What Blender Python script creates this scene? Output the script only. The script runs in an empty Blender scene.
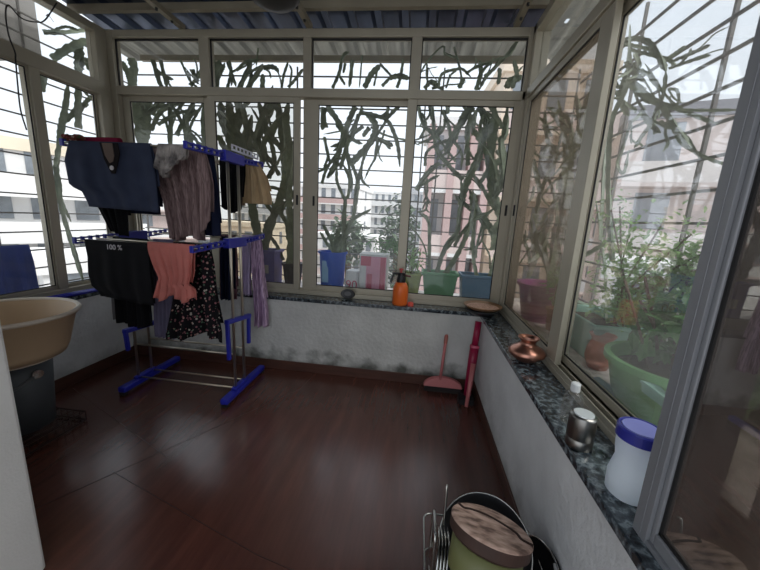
import bpy, bmesh, math, random
from mathutils import Vector, Matrix, noise
from math import sin, cos, pi, radians
random.seed(11)
scene = bpy.context.scene
COL = scene.collection

# ------------------------------------------------------------------ materials
def lin(r, g, b):
    f = lambda c: (c/255/12.92) if c/255 <= .04045 else ((c/255+.055)/1.055)**2.4
    return (f(r), f(g), f(b), 1.0)

MATS = {}
def mat(name, col, rough=.5, metal=0., var=.12, scale=6., bump=0., bscale=60., trans=0., stretch=None, spec=.5, coat=0.):
    m = bpy.data.materials.new(name); m.use_nodes = True
    nt = m.node_tree; N = nt.nodes; L = nt.links
    b = N['Principled BSDF']
    b.inputs['Roughness'].default_value = rough
    b.inputs['Metallic'].default_value = metal
    b.inputs['Specular IOR Level'].default_value = spec
    b.inputs['Coat Weight'].default_value = coat
    tc = N.new('ShaderNodeTexCoord'); mp = N.new('ShaderNodeMapping')
    L.new(tc.outputs['Object'], mp.inputs['Vector'])
    if stretch: mp.inputs['Scale'].default_value = stretch
    n = N.new('ShaderNodeTexNoise'); n.inputs['Scale'].default_value = scale; n.inputs['Detail'].default_value = 5
    L.new(mp.outputs[0], n.inputs['Vector'])
    r = N.new('ShaderNodeValToRGB')
    r.color_ramp.elements[0].position = .3; r.color_ramp.elements[1].position = .7
    r.color_ramp.elements[0].color = tuple(c*(1-var) for c in col[:3])+(1,)
    r.color_ramp.elements[1].color = tuple(min(1, c*(1+var)) for c in col[:3])+(1,)
    L.new(n.outputs['Fac'], r.inputs['Fac']); L.new(r.outputs['Color'], b.inputs['Base Color'])
    if bump:
        n2 = N.new('ShaderNodeTexNoise'); n2.inputs['Scale'].default_value = bscale; n2.inputs['Detail'].default_value = 4
        L.new(mp.outputs[0], n2.inputs['Vector'])
        bp = N.new('ShaderNodeBump'); bp.inputs['Strength'].default_value = bump; bp.inputs['Distance'].default_value = .01
        L.new(n2.outputs['Fac'], bp.inputs['Height']); L.new(bp.outputs[0], b.inputs['Normal'])
    if trans:
        t = N.new('ShaderNodeBsdfTranslucent'); L.new(r.outputs['Color'], t.inputs['Color'])
        mx = N.new('ShaderNodeMixShader'); mx.inputs[0].default_value = trans
        L.new(b.outputs[0], mx.inputs[1]); L.new(t.outputs[0], mx.inputs[2])
        L.new(mx.outputs[0], N['Material Output'].inputs['Surface'])
    MATS[name] = m
    return m

def glass(name, tint, veil, veilcol, refl, nscale=3.0):
    m = bpy.data.materials.new(name); m.use_nodes = True
    nt = m.node_tree; N = nt.nodes; L = nt.links
    N.remove(N['Principled BSDF'])
    t = N.new('ShaderNodeBsdfTransparent'); t.inputs['Color'].default_value = tint
    g = N.new('ShaderNodeBsdfGlossy'); g.inputs['Roughness'].default_value = .015
    d = N.new('ShaderNodeBsdfDiffuse'); d.inputs['Color'].default_value = veilcol
    tr = N.new('ShaderNodeBsdfTranslucent'); tr.inputs['Color'].default_value = veilcol
    dd = N.new('ShaderNodeMixShader'); dd.inputs[0].default_value = .5
    L.new(d.outputs[0], dd.inputs[1]); L.new(tr.outputs[0], dd.inputs[2])
    tc = N.new('ShaderNodeTexCoord')
    n = N.new('ShaderNodeTexNoise'); n.inputs['Scale'].default_value = nscale; n.inputs['Detail'].default_value = 6
    L.new(tc.outputs['Object'], n.inputs['Vector'])
    mr = N.new('ShaderNodeMapRange'); mr.inputs['From Min'].default_value = .3; mr.inputs['From Max'].default_value = .75
    mr.inputs['To Min'].default_value = veil*.6; mr.inputs['To Max'].default_value = veil*1.5
    L.new(n.outputs['Fac'], mr.inputs['Value'])
    m1 = N.new('ShaderNodeMixShader'); L.new(mr.outputs[0], m1.inputs[0])
    L.new(t.outputs[0], m1.inputs[1]); L.new(dd.outputs[0], m1.inputs[2])
    lw = N.new('ShaderNodeLayerWeight'); lw.inputs['Blend'].default_value = .22
    mu = N.new('ShaderNodeMath'); mu.operation = 'MULTIPLY_ADD'; mu.inputs[1].default_value = .28; mu.inputs[2].default_value = refl
    L.new(lw.outputs['Fresnel'], mu.inputs[0])
    m2 = N.new('ShaderNodeMixShader'); L.new(mu.outputs[0], m2.inputs[0])
    L.new(m1.outputs[0], m2.inputs[1]); L.new(g.outputs[0], m2.inputs[2])
    L.new(m2.outputs[0], N['Material Output'].inputs['Surface'])
    MATS[name] = m
    return m

def ramp_mat(name, stops, scale, rough=.6, tex='NOISE', bump=0., detail=6, metal=0., stretch=None, coat=0., spec=.5):
    """colour from a noise / voronoi value through several stops"""
    m = bpy.data.materials.new(name); m.use_nodes = True
    nt = m.node_tree; N = nt.nodes; L = nt.links; b = N['Principled BSDF']
    b.inputs['Roughness'].default_value = rough; b.inputs['Metallic'].default_value = metal
    b.inputs['Coat Weight'].default_value = coat; b.inputs['Specular IOR Level'].default_value = spec
    tc = N.new('ShaderNodeTexCoord'); mp = N.new('ShaderNodeMapping'); L.new(tc.outputs['Object'], mp.inputs[0])
    if stretch: mp.inputs['Scale'].default_value = stretch
    if tex == 'NOISE':
        n = N.new('ShaderNodeTexNoise'); n.inputs['Detail'].default_value = detail; out = n.outputs['Fac']
    else:
        n = N.new('ShaderNodeTexVoronoi'); out = n.outputs['Distance']
    n.inputs['Scale'].default_value = scale; L.new(mp.outputs[0], n.inputs['Vector'])
    r = N.new('ShaderNodeValToRGB'); e = r.color_ramp.elements
    while len(e) < len(stops): e.new(.5)
    for i, (p, c) in enumerate(stops): e[i].position = p; e[i].color = c
    L.new(out, r.inputs[0]); L.new(r.outputs[0], b.inputs['Base Color'])
    if bump:
        bp = N.new('ShaderNodeBump'); bp.inputs['Strength'].default_value = bump; bp.inputs['Distance'].default_value = .01
        L.new(out, bp.inputs['Height']); L.new(bp.outputs[0], b.inputs['Normal'])
    MATS[name] = m
    return m

def wall_plaster(name, col, stain):
    """painted plaster: bumpy, with grey mould stains that grow from the foot of the wall"""
    m = mat(name, col, .85, var=.10, scale=4, bump=.8, bscale=34)
    nt = m.node_tree; N = nt.nodes; L = nt.links; b = N['Principled BSDF']
    src = b.inputs['Base Color'].links[0].from_socket
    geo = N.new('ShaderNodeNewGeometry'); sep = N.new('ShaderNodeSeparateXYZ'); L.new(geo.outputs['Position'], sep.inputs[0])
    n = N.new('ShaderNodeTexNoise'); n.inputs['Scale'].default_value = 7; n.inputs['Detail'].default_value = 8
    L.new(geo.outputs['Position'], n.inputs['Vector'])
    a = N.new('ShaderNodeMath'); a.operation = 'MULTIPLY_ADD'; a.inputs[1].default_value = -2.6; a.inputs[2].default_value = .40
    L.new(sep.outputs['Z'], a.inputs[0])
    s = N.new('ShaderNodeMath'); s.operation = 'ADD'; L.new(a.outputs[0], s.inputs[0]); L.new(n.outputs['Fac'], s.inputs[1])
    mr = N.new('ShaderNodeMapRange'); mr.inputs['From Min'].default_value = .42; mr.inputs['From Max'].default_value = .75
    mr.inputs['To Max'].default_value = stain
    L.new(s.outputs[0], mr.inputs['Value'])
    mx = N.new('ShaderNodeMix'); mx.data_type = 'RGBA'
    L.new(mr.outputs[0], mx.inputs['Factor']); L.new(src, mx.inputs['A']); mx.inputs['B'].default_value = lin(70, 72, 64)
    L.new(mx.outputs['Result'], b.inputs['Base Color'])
    return m

FRAME = mat('powder_coated_aluminium', lin(172, 165, 148), .42, .3, .05, 4)
FRAME_D = mat('grey_post_paint', lin(140, 142, 146), .45, .3, .05, 5)
TRACK = mat('dark_track_gap', lin(50, 50, 50), .6, .2)
GASKET = mat('black_rubber', lin(24, 24, 25), .6)
PANE = glass('window_glass', (.975, .985, .985, 1), .03, lin(205, 208, 205), .02)
PANE_GLARE = glass('glare_veil_glass', (.975, .985, .985, 1), .06, lin(226, 222, 220), .02)  # pale veil stands in for the washed-out brightness of this pane
PANE_DUSTY = glass('dusty_glass', (.88, .88, .85, 1), .10, lin(150, 142, 132), .02)
PANE_MESH = glass('mesh_screen_glass', (.80, .77, .73, 1), .22, lin(160, 146, 134), .02, 2)
PANE_FILM = glass('dark_film_glass', (.46, .43, .41, 1), .18, lin(140, 130, 122), .24)
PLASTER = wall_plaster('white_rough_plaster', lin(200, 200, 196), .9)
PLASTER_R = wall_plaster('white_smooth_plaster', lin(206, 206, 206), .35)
PAINT = mat('white_wall_paint', lin(216, 214, 210), .8, var=.04, bump=.15, bscale=120)
SKIRT = mat('dark_wood_skirting', lin(78, 48, 38), .5, var=.25, scale=5, stretch=(1, 1, 8))
GRANITE = ramp_mat('dark_granite', [(.36, lin(28, 32, 36)), (.52, lin(66, 74, 80)), (.62, lin(120, 130, 134)), (.72, lin(40, 48, 50))], 42, .12, spec=.6)
ROOF = mat('blue_black_roof_sheet', lin(64, 76, 98), .28, .8, .35, 3, stretch=(3, .6, 1))
AWN = mat('daylit_awning_sheet', lin(168, 166, 160), .5, .1, .3, 2.5, stretch=(7, .5, 1), trans=.6)  # translucent sheet; its pale streaky colour imitates daylight from above
BEAMM = mat('beige_painted_steel', lin(146, 138, 120), .5, .2, .12, 5)
GRILLM = mat('grey_grill_steel', lin(112, 108, 104), .5, .3, .1, 8)
BLUE = mat('royal_blue_plastic', lin(32, 38, 156), .38, var=.05)
STEEL = mat('stainless_steel', lin(196, 194, 188), .22, 1., .05)
STEEL_R = mat('brushed_rod', lin(196, 186, 168), .32, .9, .05)
CACTUS = mat('cactus_green', lin(142, 152, 128), .55, var=.28, scale=14, trans=.3)
CACTUS_P = mat('pale_cactus', lin(166, 176, 158), .55, var=.2, scale=14, trans=.25)
LEAF = mat('shrub_leaf', lin(146, 180, 118), .45, var=.35, scale=9, trans=.5)
LEAF_D = mat('broad_leaf', lin(96, 142, 82), .4, var=.4, scale=6, trans=.45)
BARK = mat('bark', lin(110, 92, 76), .8, var=.3, scale=20)
SOIL = mat('soil', lin(64, 52, 44), .95, var=.4, scale=30, bump=.8, bscale=40)

# ------------------------------------------------------------------ object helpers
BASE = {}
def tag(o, label=None, cat=None, group=None, kind=None):
    if label: o['label'] = label
    if cat: o['category'] = cat
    if group: o['group'] = group
    if kind: o['kind'] = kind
    return o

def thing(name, label, cat, loc, group=None, kind=None):
    o = bpy.data.objects.new(name, None); COL.objects.link(o)
    o.empty_display_size = .05; o.location = loc; BASE[o.name] = Vector(loc)
    return tag(o, label, cat, group, kind)

def obj(name, bm, m, parent=None, base=None, smooth=False, label=None, bevel=0., sub=0, solid=0., tri=None):
    """link bm (built in world coordinates) as one mesh object"""
    bmesh.ops.recalc_face_normals(bm, faces=bm.faces)
    if parent is not None: b = BASE[parent.name]
    else: b = Vector(base if base is not None else (0, 0, 0))
    bmesh.ops.translate(bm, verts=bm.verts, vec=-b)
    me = bpy.data.meshes.new(name); bm.to_mesh(me); bm.free()
    for mm in (m if isinstance(m, (list, tuple)) else [m]): me.materials.append(mm)
    o = bpy.data.objects.new(name, me); COL.objects.link(o)
    if parent is not None: o.parent = parent
    else: o.location = b
    BASE[o.name] = b
    if smooth:
        for p in me.polygons: p.use_smooth = True
    if solid:
        md = o.modifiers.new('solid', 'SOLIDIFY'); md.thickness = solid; md.offset = 0
    if bevel:
        md = o.modifiers.new('bevel', 'BEVEL'); md.width = bevel; md.segments = 2; md.limit_method = 'ANGLE'
    if sub:
        md = o.modifiers.new('sub', 'SUBSURF'); md.levels = sub; md.render_levels = sub
    if label: o['label'] = label
    return o

def struct(name, bm, m, **k):
    o = obj(name, bm, m, **k)
    if o.parent is None: o['kind'] = 'structure'
    return o

def B(): return bmesh.new()

def box(bm, x0, x1, y0, y1, z0, z1):
    v = [bm.verts.new(p) for p in ((x0,y0,z0),(x1,y0,z0),(x1,y1,z0),(x0,y1,z0),(x0,y0,z1),(x1,y0,z1),(x1,y1,z1),(x0,y1,z1))]
    for f in ((0,3,2,1),(4,5,6,7),(0,1,5,4),(1,2,6,5),(2,3,7,6),(3,0,4,7)): bm.faces.new([v[i] for i in f])
    return bm

def bx(*a): return box(B(), *a)

def frame_of(d):
    d = Vector(d).normalized()
    a = Vector((0, 0, 1)) if abs(d.z) < .9 else Vector((1, 0, 0))
    u = d.cross(a).normalized(); return u, d.cross(u).normalized()

def obox(bm, p0, p1, w, h, up=(0, 0, 1)):
    """bar from p0 to p1, width w across, height h along up"""
    p0, p1 = Vector(p0), Vector(p1); d = (p1-p0).normalized(); up = Vector(up)
    up = up if abs(d.dot(up)) < .99 else Vector((0, 1, 0)); s = d.cross(up).normalized(); t = s.cross(d).normalized()
    v = [bm.verts.new(p + s*a*w/2 + t*b*h/2) for p in (p0, p1) for a, b in ((-1,-1),(1,-1),(1,1),(-1,1))]
    for f in ((0,1,2,3),(7,6,5,4),(0,4,5,1),(1,5,6,2),(2,6,7,3),(3,7,4,0)): bm.faces.new([v[i] for i in f])
    return bm

def spline(pts, n=6):
    P = [Vector(p) for p in pts]
    if len(P) < 3: return [P[0].lerp(P[-1], i/n) for i in range(n+1)]
    Q = [2*P[0]-P[1]]+P+[2*P[-1]-P[-2]]; out = []
    for i in range(1, len(Q)-2):
        a, b, c, d = Q[i-1:i+3]
        for k in range(n):
            t = k/n
            out.append(.5*((2*b)+(c-a)*t+(2*a-5*b+4*c-d)*t*t+(3*b-a-3*c+d)*t**3))
    out.append(P[-1]); return out

def tube(bm, pts, r, seg=8, closed=False, section=None, radii=None, twist=0.):
    P = [Vector(p) for p in pts]; n = len(P); rings = []
    u = None
    for i in range(n):
        if closed: d = P[(i+1) % n]-P[i-1]
        else: d = P[min(i+1, n-1)]-P[max(i-1, 0)]
        d.normalize()
        if u is None: u, v = frame_of(d)
        else:
            u = (u-d*u.dot(d)); u = u.normalized() if u.length > 1e-6 else frame_of(d)[0]; v = d.cross(u)
        rr = radii[i] if radii else r
        ring = []
        if section:
            for k, s in enumerate(section):
                a = 2*pi*k/len(section)+twist*i
                ring.append(bm.verts.new(P[i]+(u*cos(a)+v*sin(a))*rr*s))
        else:
            for k in range(seg):
                a = 2*pi*k/seg
                ring.append(bm.verts.new(P[i]+(u*cos(a)+v*sin(a))*rr))
        rings.append(ring)
    m = len(rings[0])
    for i in range(n if closed else n-1):
        a, b = rings[i], rings[(i+1) % n]
        for k in range(m): bm.faces.new((a[k], a[(k+1) % m], b[(k+1) % m], b[k]))
    if not closed:
        bm.faces.new(rings[0][::-1]); bm.faces.new(rings[-1])
    return bm

def rod(p0, p1, r, seg=10, bm=None):
    return tube(bm or B(), [p0, p1], r, seg)

def lathe(c, prof, seg=36, axis=None, bm=None, sx=1., sy=1., cap=True):
    """revolve (r, h) profile round axis through c"""
    bm = bm or B(); c = Vector(c)
    if axis is None: u, v, w = Vector((1,0,0)), Vector((0,1,0)), Vector((0,0,1))
    else:
        w = Vector(axis).normalized(); u, v = frame_of(w)
    rings = []
    for r, h in prof:
        rings.append([bm.verts.new(c+w*h+u*cos(2*pi*k/seg)*r*sx+v*sin(2*pi*k/seg)*r*sy) for k in range(seg)])
    for a, b in zip(rings, rings[1:]):
        for k in range(seg): bm.faces.new((a[k], a[(k+1) % seg], b[(k+1) % seg], b[k]))
    if cap:
        if prof[0][0] > 1e-5: bm.faces.new(rings[0][::-1])
        if prof[-1][0] > 1e-5: bm.faces.new(rings[-1])
    bmesh.ops.remove_doubles(bm, verts=bm.verts, dist=1e-6)
    return bm

def prism(bm, outline, z0, z1):
    a = [bm.verts.new((x, y, z0)) for x, y in outline]; b = [bm.verts.new((x, y, z1)) for x, y in outline]
    n = len(a); bm.faces.new(a[::-1]); bm.faces.new(b)
    for k in range(n): bm.faces.new((a[k], a[(k+1) % n], b[(k+1) % n], b[k]))
    return bm

def rounded_box(c, hx, hy, z0, z1, r=.02, taper=1., seg=5):
    def ol(hx, hy, r):
        o = []
        for sx, sy, a0 in ((1,1,0),(-1,1,90),(-1,-1,180),(1,-1,270)):
            for k in range(seg+1):
                a = radians(a0+90*k/seg); o.append((c[0]+sx*(hx-r)+r*cos(a), c[1]+sy*(hy-r)+r*sin(a)))
        return o
    bm = B()
    A = [bm.verts.new((x, y, z0)) for x, y in ol(hx*taper, hy*taper, r*taper)]
    Bt = [bm.verts.new((x, y, z1)) for x, y in ol(hx, hy, r)]
    n = len(A); bm.faces.new(A[::-1]); bm.faces.new(Bt)
    for k in range(n): bm.faces.new((A[k], A[(k+1) % n], Bt[(k+1) % n], Bt[k]))
    return bm

def open_pot(c, rt, rb, z0, z1, wall=.008, rim=.012, lip=.02, sx=1., sy=1., seg=36):
    return lathe((c[0], c[1], 0), [(0, z0), (rb, z0), (rt, z1-lip), (rt+rim, z1-lip), (rt+rim, z1), (rt-wall, z1),
            (rb-wall+(rt-rb)*.0, z0+.02), (0, z0+.02)], seg, sx=sx, sy=sy)

def open_rect(c, hx, hy, z0, z1, taper=.85, wall=.01, rim=.012, lip=.025):
    """open rectangular planter with a rim"""
    bm = B(); cx, cy = c
    def ring(ax, ay, z): return [bm.verts.new((cx+sx*ax, cy+sy*ay, z)) for sx, sy in ((-1,-1),(1,-1),(1,1),(-1,1))]
    R = [ring(hx*taper, hy*taper, z0), ring(hx, hy, z1-lip), ring(hx+rim, hy+rim, z1-lip), ring(hx+rim, hy+rim, z1),
         ring(hx-wall, hy-wall, z1), ring(hx*taper-wall, hy*taper-wall, z0+.02)]
    bm.faces.new(R[0][::-1]); bm.faces.new(R[-1])
    for a, b in zip(R, R[1:]):
        for k in range(4): bm.faces.new((a[k], a[(k+1) % 4], b[(k+1) % 4], b[k]))
    return bm

def dup_thing(root, delta, label=None):
    r = root.copy(); COL.objects.link(r); r.location = Vector(root.location)+Vector(delta)
    if label: r['label'] = label
    for ch in root.children:
        c = ch.copy(); COL.objects.link(c); c.parent = r
        for g in ch.children:
            d = g.copy(); COL.objects.link(d); d.parent = c
    return r

def copy_part(o, delta):
    c = o.copy(); COL.objects.link(c); c.parent = o.parent; c.location = Vector(o.location)+Vector(delta)
    BASE[c.name] = BASE[o.name]; return c
# ------------------------------------------------------------------ room shell
XL, XR, YB, YF = -2.50, .545, 2.58, -1.05
LZ = .66                                     # top of the granite ledge
FZ0, TZ0, TZ1, WZ = .70, 2.240, 2.303, 2.655  # bottom rail top, transom rail, head rail bottom
HZ = 2.712

# floor: dark red wood-look sheet with streaky grain and a few seams
def floor_material():
    m = bpy.data.materials.new('mahogany_floor'); m.use_nodes = True
    nt = m.node_tree; N = nt.nodes; L = nt.links; b = N['Principled BSDF']
    tc = N.new('ShaderNodeTexCoord'); mp = N.new('ShaderNodeMapping')
    mp.inputs['Rotation'].default_value = (0, 0, radians(-4)); mp.inputs['Scale'].default_value = (9, .9, 1)
    L.new(tc.outputs['Object'], mp.inputs[0])
    n = N.new('ShaderNodeTexNoise'); n.inputs['Scale'].default_value = 2.2; n.inputs['Detail'].default_value = 8; n.inputs['Roughness'].default_value = .62
    L.new(mp.outputs[0], n.inputs['Vector'])
    r = N.new('ShaderNodeValToRGB'); e = r.color_ramp.elements
    e[0].position = .28; e[0].color = lin(78, 46, 38); e[1].position = .74; e[1].color = lin(104, 64, 53)
    e.new(.5).color = lin(90, 54, 45)
    L.new(n.outputs['Fac'], r.inputs[0])
    # big patches
    n3 = N.new('ShaderNodeTexNoise'); n3.inputs['Scale'].default_value = 1.4; n3.inputs['Detail'].default_value = 3
    L.new(tc.outputs['Object'], n3.inputs['Vector'])
    mx = N.new('ShaderNodeMix'); mx.data_type = 'RGBA'; mx.blend_type = 'MULTIPLY'; mx.inputs['Factor'].default_value = .4
    L.new(r.outputs[0], mx.inputs['A']); L.new(n3.outputs['Fac'], mx.inputs['B'])
    L.new(mx.outputs['Result'], b.inputs['Base Color'])
    n2 = N.new('ShaderNodeTexNoise'); n2.inputs['Scale'].default_value = 3.0; n2.inputs['Detail'].default_value = 5
    L.new(tc.outputs['Object'], n2.inputs['Vector'])
    mr = N.new('ShaderNodeMapRange'); mr.inputs['To Min'].default_value = .17; mr.inputs['To Max'].default_value = .30
    L.new(n2.outputs['Fac'], mr.inputs['Value']); L.new(mr.outputs[0], b.inputs['Roughness']); b.inputs['Specular IOR Level'].default_value = .85
    bp = N.new('ShaderNodeBump'); bp.inputs['Strength'].default_value = .04; bp.inputs['Distance'].default_value = .01
    L.new(n.outputs['Fac'], bp.inputs['Height']); L.new(bp.outputs[0], b.inputs['Normal'])
    return m
FLOOR = floor_material()
SEAM = mat('seam_dark', lin(52, 32, 28), .4)
struct('floor', bx(XL-.3, XR+.3, YF-.1, YB+.25, -.06, 0), FLOOR)
sm = B()
for p0, p1 in (((-1.62, 1.02, .0006), (-.83, 2.29, .0006)), ((-1.47, 1.30, .0006), (-.55, 1.02, .0006)), ((-.83, 2.29, .0006), (-.80, 2.57, .0006)),
               ((-2.45, 1.95, .0006), (-1.28, 1.44, .0006)), ((-.55, 1.02, .0006), (.5, .80, .0006))):
    obox(sm, p0, p1, .0025, .0012)
struct('trim_floor_seams', sm, SEAM)

# low walls and their skirting
struct('wall_back', bx(XL-.25, XR+.25, YB, YB+.24, 0, LZ-.03), PLASTER)
struct('wall_left', bx(XL-.25, XL, YF, YB, 0, LZ-.03), PLASTER_R)
struct('wall_right', bx(XR, XR+.25, YF, YB, 0, LZ-.03), PLASTER_R)
struct('baseboard_back', bx(XL, XR, YB-.012, YB, 0, .085), SKIRT, bevel=.003)
struct('baseboard_left', bx(XL, XL+.012, .85, YB-.012, 0, .09), SKIRT, bevel=.003)
struct('baseboard_right', bx(XR-.012, XR, YF, YB-.012, 0, .085), SKIRT, bevel=.003)
struct('trim_ledge_back', bx(XL-.25, XR+.25, YB-.012, YB+.24, LZ-.03, LZ), GRANITE, bevel=.004)
struct('trim_ledge_left', bx(XL-.25, XL+.01, YF, YB-.013, LZ-.03, LZ), GRANITE, bevel=.004)
struct('trim_ledge_right', bx(XR-.018, XR+.25, YF, YB-.013, LZ-.03, LZ), GRANITE, bevel=.004)
# wall corner in front of the wash corner; the side behind the camera is left open for daylight
struct('wall_near_left', bx(XL-.25, -1.285, -.45, .85, 0, 2.71), PAINT, bevel=.012)

# ------------------------------------------------------------------ windows
def sash_back(root, x0, x1, y, z0, z1, pane, left=.06, right=.06, top=.04, bot=.045, handle=None, t=.028):
    """sash of the back window: frame ring (part) with pane and latch (sub-parts)"""
    bm = B()
    box(bm, x0, x0+left, y-t/2, y+t/2, z0, z1); box(bm, x1-right, x1, y-t/2, y+t/2, z0, z1)
    box(bm, x0+left, x1-right, y-t/2, y+t/2, z1-top, z1); box(bm, x0+left, x1-right, y-t/2, y+t/2, z0, z0+bot)
    s = obj('sash', bm, FRAME, root, bevel=.003)
    obj('pane', bx(x0+left-.005, x1-right+.005, y-.003, y+.003, z0+bot-.005, z1-top+.005), pane, s)
    g = B()
    a, b2, c, d = x0+left, x1-right, z0+bot, z1-top
    for q in ((a, a+.006, c, d), (b2-.006, b2, c, d), (a, b2, c, c+.006), (a, b2, d-.006, d)): box(g, q[0], q[1], y-.008, y-.003, q[2], q[3])
    obj('gasket', g, GASKET, s)
    if handle:
        obj('latch', bx(handle-.008, handle+.008, y-t/2-.01, y-t/2, 1.42, 1.50), GASKET, s, bevel=.003)
    return s

def sash_side(root, x, y0, y1, z0, z1, pane, near=.06, far=.06, top=.04, bot=.045, latch=None, t=.028, inward=-1, fm=None):
    bm = B()
    box(bm, x-t/2, x+t/2, y0, y0+near, z0, z1); box(bm, x-t/2, x+t/2, y1-far, y1, z0, z1)
    box(bm, x-t/2, x+t/2, y0+near, y1-far, z1-top, z1); box(bm, x-t/2, x+t/2, y0+near, y1-far, z0, z0+bot)
    s = obj('sash', bm, fm or FRAME, root, bevel=.003)
    obj('pane', bx(x-.003, x+.003, y0+near-.005, y1-far+.005, z0+bot-.005, z1-top+.005), pane, s)
    g = B(); i = inward
    xa, xb = sorted((x+i*.003, x+i*.008))
    a, b2, c, d = y0+near, y1-far, z0+bot, z1-top
    for q in ((a, a+.006, c, d), (b2-.006, b2, c, d), (a, b2, c, c+.006), (a, b2, d-.006, d)): box(g, xa, xb, q[0], q[1], q[2], q[3])
    obj('gasket', g, GASKET, s)
    if latch:
        xa, xb = sorted((x+i*t/2, x+i*(t/2+.01)))
        obj('latch', bx(xa, xb, latch-.008, latch+.008, 1.42, 1.50), GASKET, s, bevel=.003)
    return s

def win_root(name, loc, label):
    o = thing(name, label, 'window', loc, kind='structure'); return o

# back window
Y0, Y1 = 2.70, 2.775
w2 = win_root('window_2', (-.95, Y0, LZ), 'wide back window of four sliding sashes under four fixed top lights')
bm = B()
box(bm, -2.62, .69, Y0, Y1, LZ, FZ0); box(bm, -2.62, .69, Y0, Y1, WZ, HZ); box(bm, -2.62, .69, Y0-.004, Y1, TZ0, TZ1)
box(bm, -2.70, -2.565, Y0-.006, Y1, LZ, HZ); box(bm, .665, .735, Y0-.004, Y1, LZ, HZ)
for a, b in ((-1.826, -1.742), (-.976, -.913), (-.154, -.080)): box(bm, a, b, Y0, Y1, TZ1, WZ)
obj('frame', bm, FRAME, w2, bevel=.004)
bm = B(); box(bm, -2.5, .665, Y0+.028, Y0+.036, FZ0, FZ0+.012); box(bm, -2.5, .665, Y0+.052, Y0+.06, FZ0, FZ0+.012)
obj('track', bm, FRAME, w2)
for a, b in ((-2.565, -1.826), (-1.742, -.976), (-.913, -.154), (-.080, .665)):
    obj('top_light', bx(a, b, 2.735, 2.741, TZ1, WZ), PANE, w2)
    g = B()
    for q in ((a, a+.007, TZ1, WZ), (b-.007, b, TZ1, WZ), (a, b, WZ-.012, WZ), (a, b, TZ1, TZ1+.006)): box(g, q[0], q[1], 2.722, 2.735, q[2], q[3])
    obj('gasket', g, GASKET, w2)
sash_back(w2, -2.57, -1.775, 2.754, FZ0, TZ0, PANE, left=.07, right=.055)
sash_back(w2, -1.775, -1.00, 2.716, FZ0, TZ0, PANE_DUSTY, left=.06, right=.05, handle=-1.018)
sash_back(w2, -.985, -.09, 2.754, FZ0, TZ0, PANE, left=.125, right=.065, handle=-.89)
sash_back(w2, -.158, .675, 2.716, FZ0, TZ0, PANE, left=.07, right=.055, handle=.655)

# left window
w1 = win_root('window_1', (-2.66, 1.7, LZ), 'left window with top lights over two tall panes')
X0, X1 = -2.70, -2.62
bm = B()
box(bm, X0, X1, .80, 2.70, LZ, FZ0); box(bm, X0, X1, .80, 2.70, WZ, HZ); box(bm, X0, X1+.004, .80, 2.70, TZ0-.035, TZ1)
box(bm, X0, X1, 2.10, 2.165, FZ0, TZ0); box(bm, X0, X1+.003, 2.60, 2.70, LZ, HZ); box(bm, X0, X1, .80, .88, LZ, HZ)
obj('frame', bm, FRAME, w1, bevel=.004)
for a, b in ((.88, 2.60),): obj('top_light', bx(-2.663, -2.657, a, b, TZ1, WZ), PANE, w1)
sash_side(w1, -2.675, 2.16, 2.61, FZ0, TZ0-.035, PANE, near=.02, far=.025, top=.012, bot=.025, inward=1)
sash_side(w1, -2.645, .88, 2.105, FZ0, TZ0-.035, PANE, near=.05, far=.015, top=.012, bot=.03, inward=1)

# right window
w3 = win_root('window_3', (.73, .9, LZ), 'right window of sliding sashes along the granite ledge')
bm = B()
box(bm, .69, .79, YF, 2.70, LZ, FZ0-.012); box(bm, .69, .79, YF, 2.70, WZ, HZ); box(bm, .685, .79, YF, 2.70, TZ0, TZ1)
box(bm, .69, .79, 2.64, 2.70, LZ, HZ); box(bm, .69, .79, 1.62, 1.69, TZ1, WZ)
obj('frame', bm, FRAME, w3, bevel=.004)
bm = B()
for x in (.694, .722, .744, .772): box(bm, x, x+.006, .70, 2.64, FZ0-.012, FZ0+.012)
obj('track', bm, FRAME, w3)
bm = B(); box(bm, .70, .722, .70, 1.55, FZ0-.0125, FZ0-.009); box(bm, .75, .772, 1.6, 2.6, FZ0-.0125, FZ0-.009)
obj('track_groove', bm, TRACK, w3)
for a, b in ((1.69, 2.64), (YF, 1.62)): obj('top_light', bx(.737, .743, a, b, TZ1, WZ), PANE, w3)
sash_side(w3, .711, 1.57, 2.645, FZ0, TZ0, PANE_MESH, near=.11, far=.06, latch=2.615)
sash_side(w3, .758, .62, 1.66, FZ0, TZ0, PANE_GLARE, near=.06, far=.05)
bm = B()
box(bm, .560, .598, .684, .726, LZ, TZ0+.05); box(bm, .598, .69, .690, .722, LZ, TZ0+.05)
box(bm, .5585, .560, .700, .7025, LZ, TZ0+.05); box(bm, .578, .580, .6825, .684, LZ, TZ0+.05)
obj('post', bm, FRAME_D, w3, bevel=.003, label='wide grey box post')
sash_side(w3, .582, YF, .684, LZ+.012, TZ0, PANE_FILM, near=.06, far=.012, bot=.03, fm=FRAME_D)
bm = B(); box(bm, .562, .69, YF, .684, LZ, LZ+.012); box(bm, .562, .69, YF, .684, TZ0, TZ1)
obj('sill_rail', bm, FRAME_D, w3)

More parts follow.
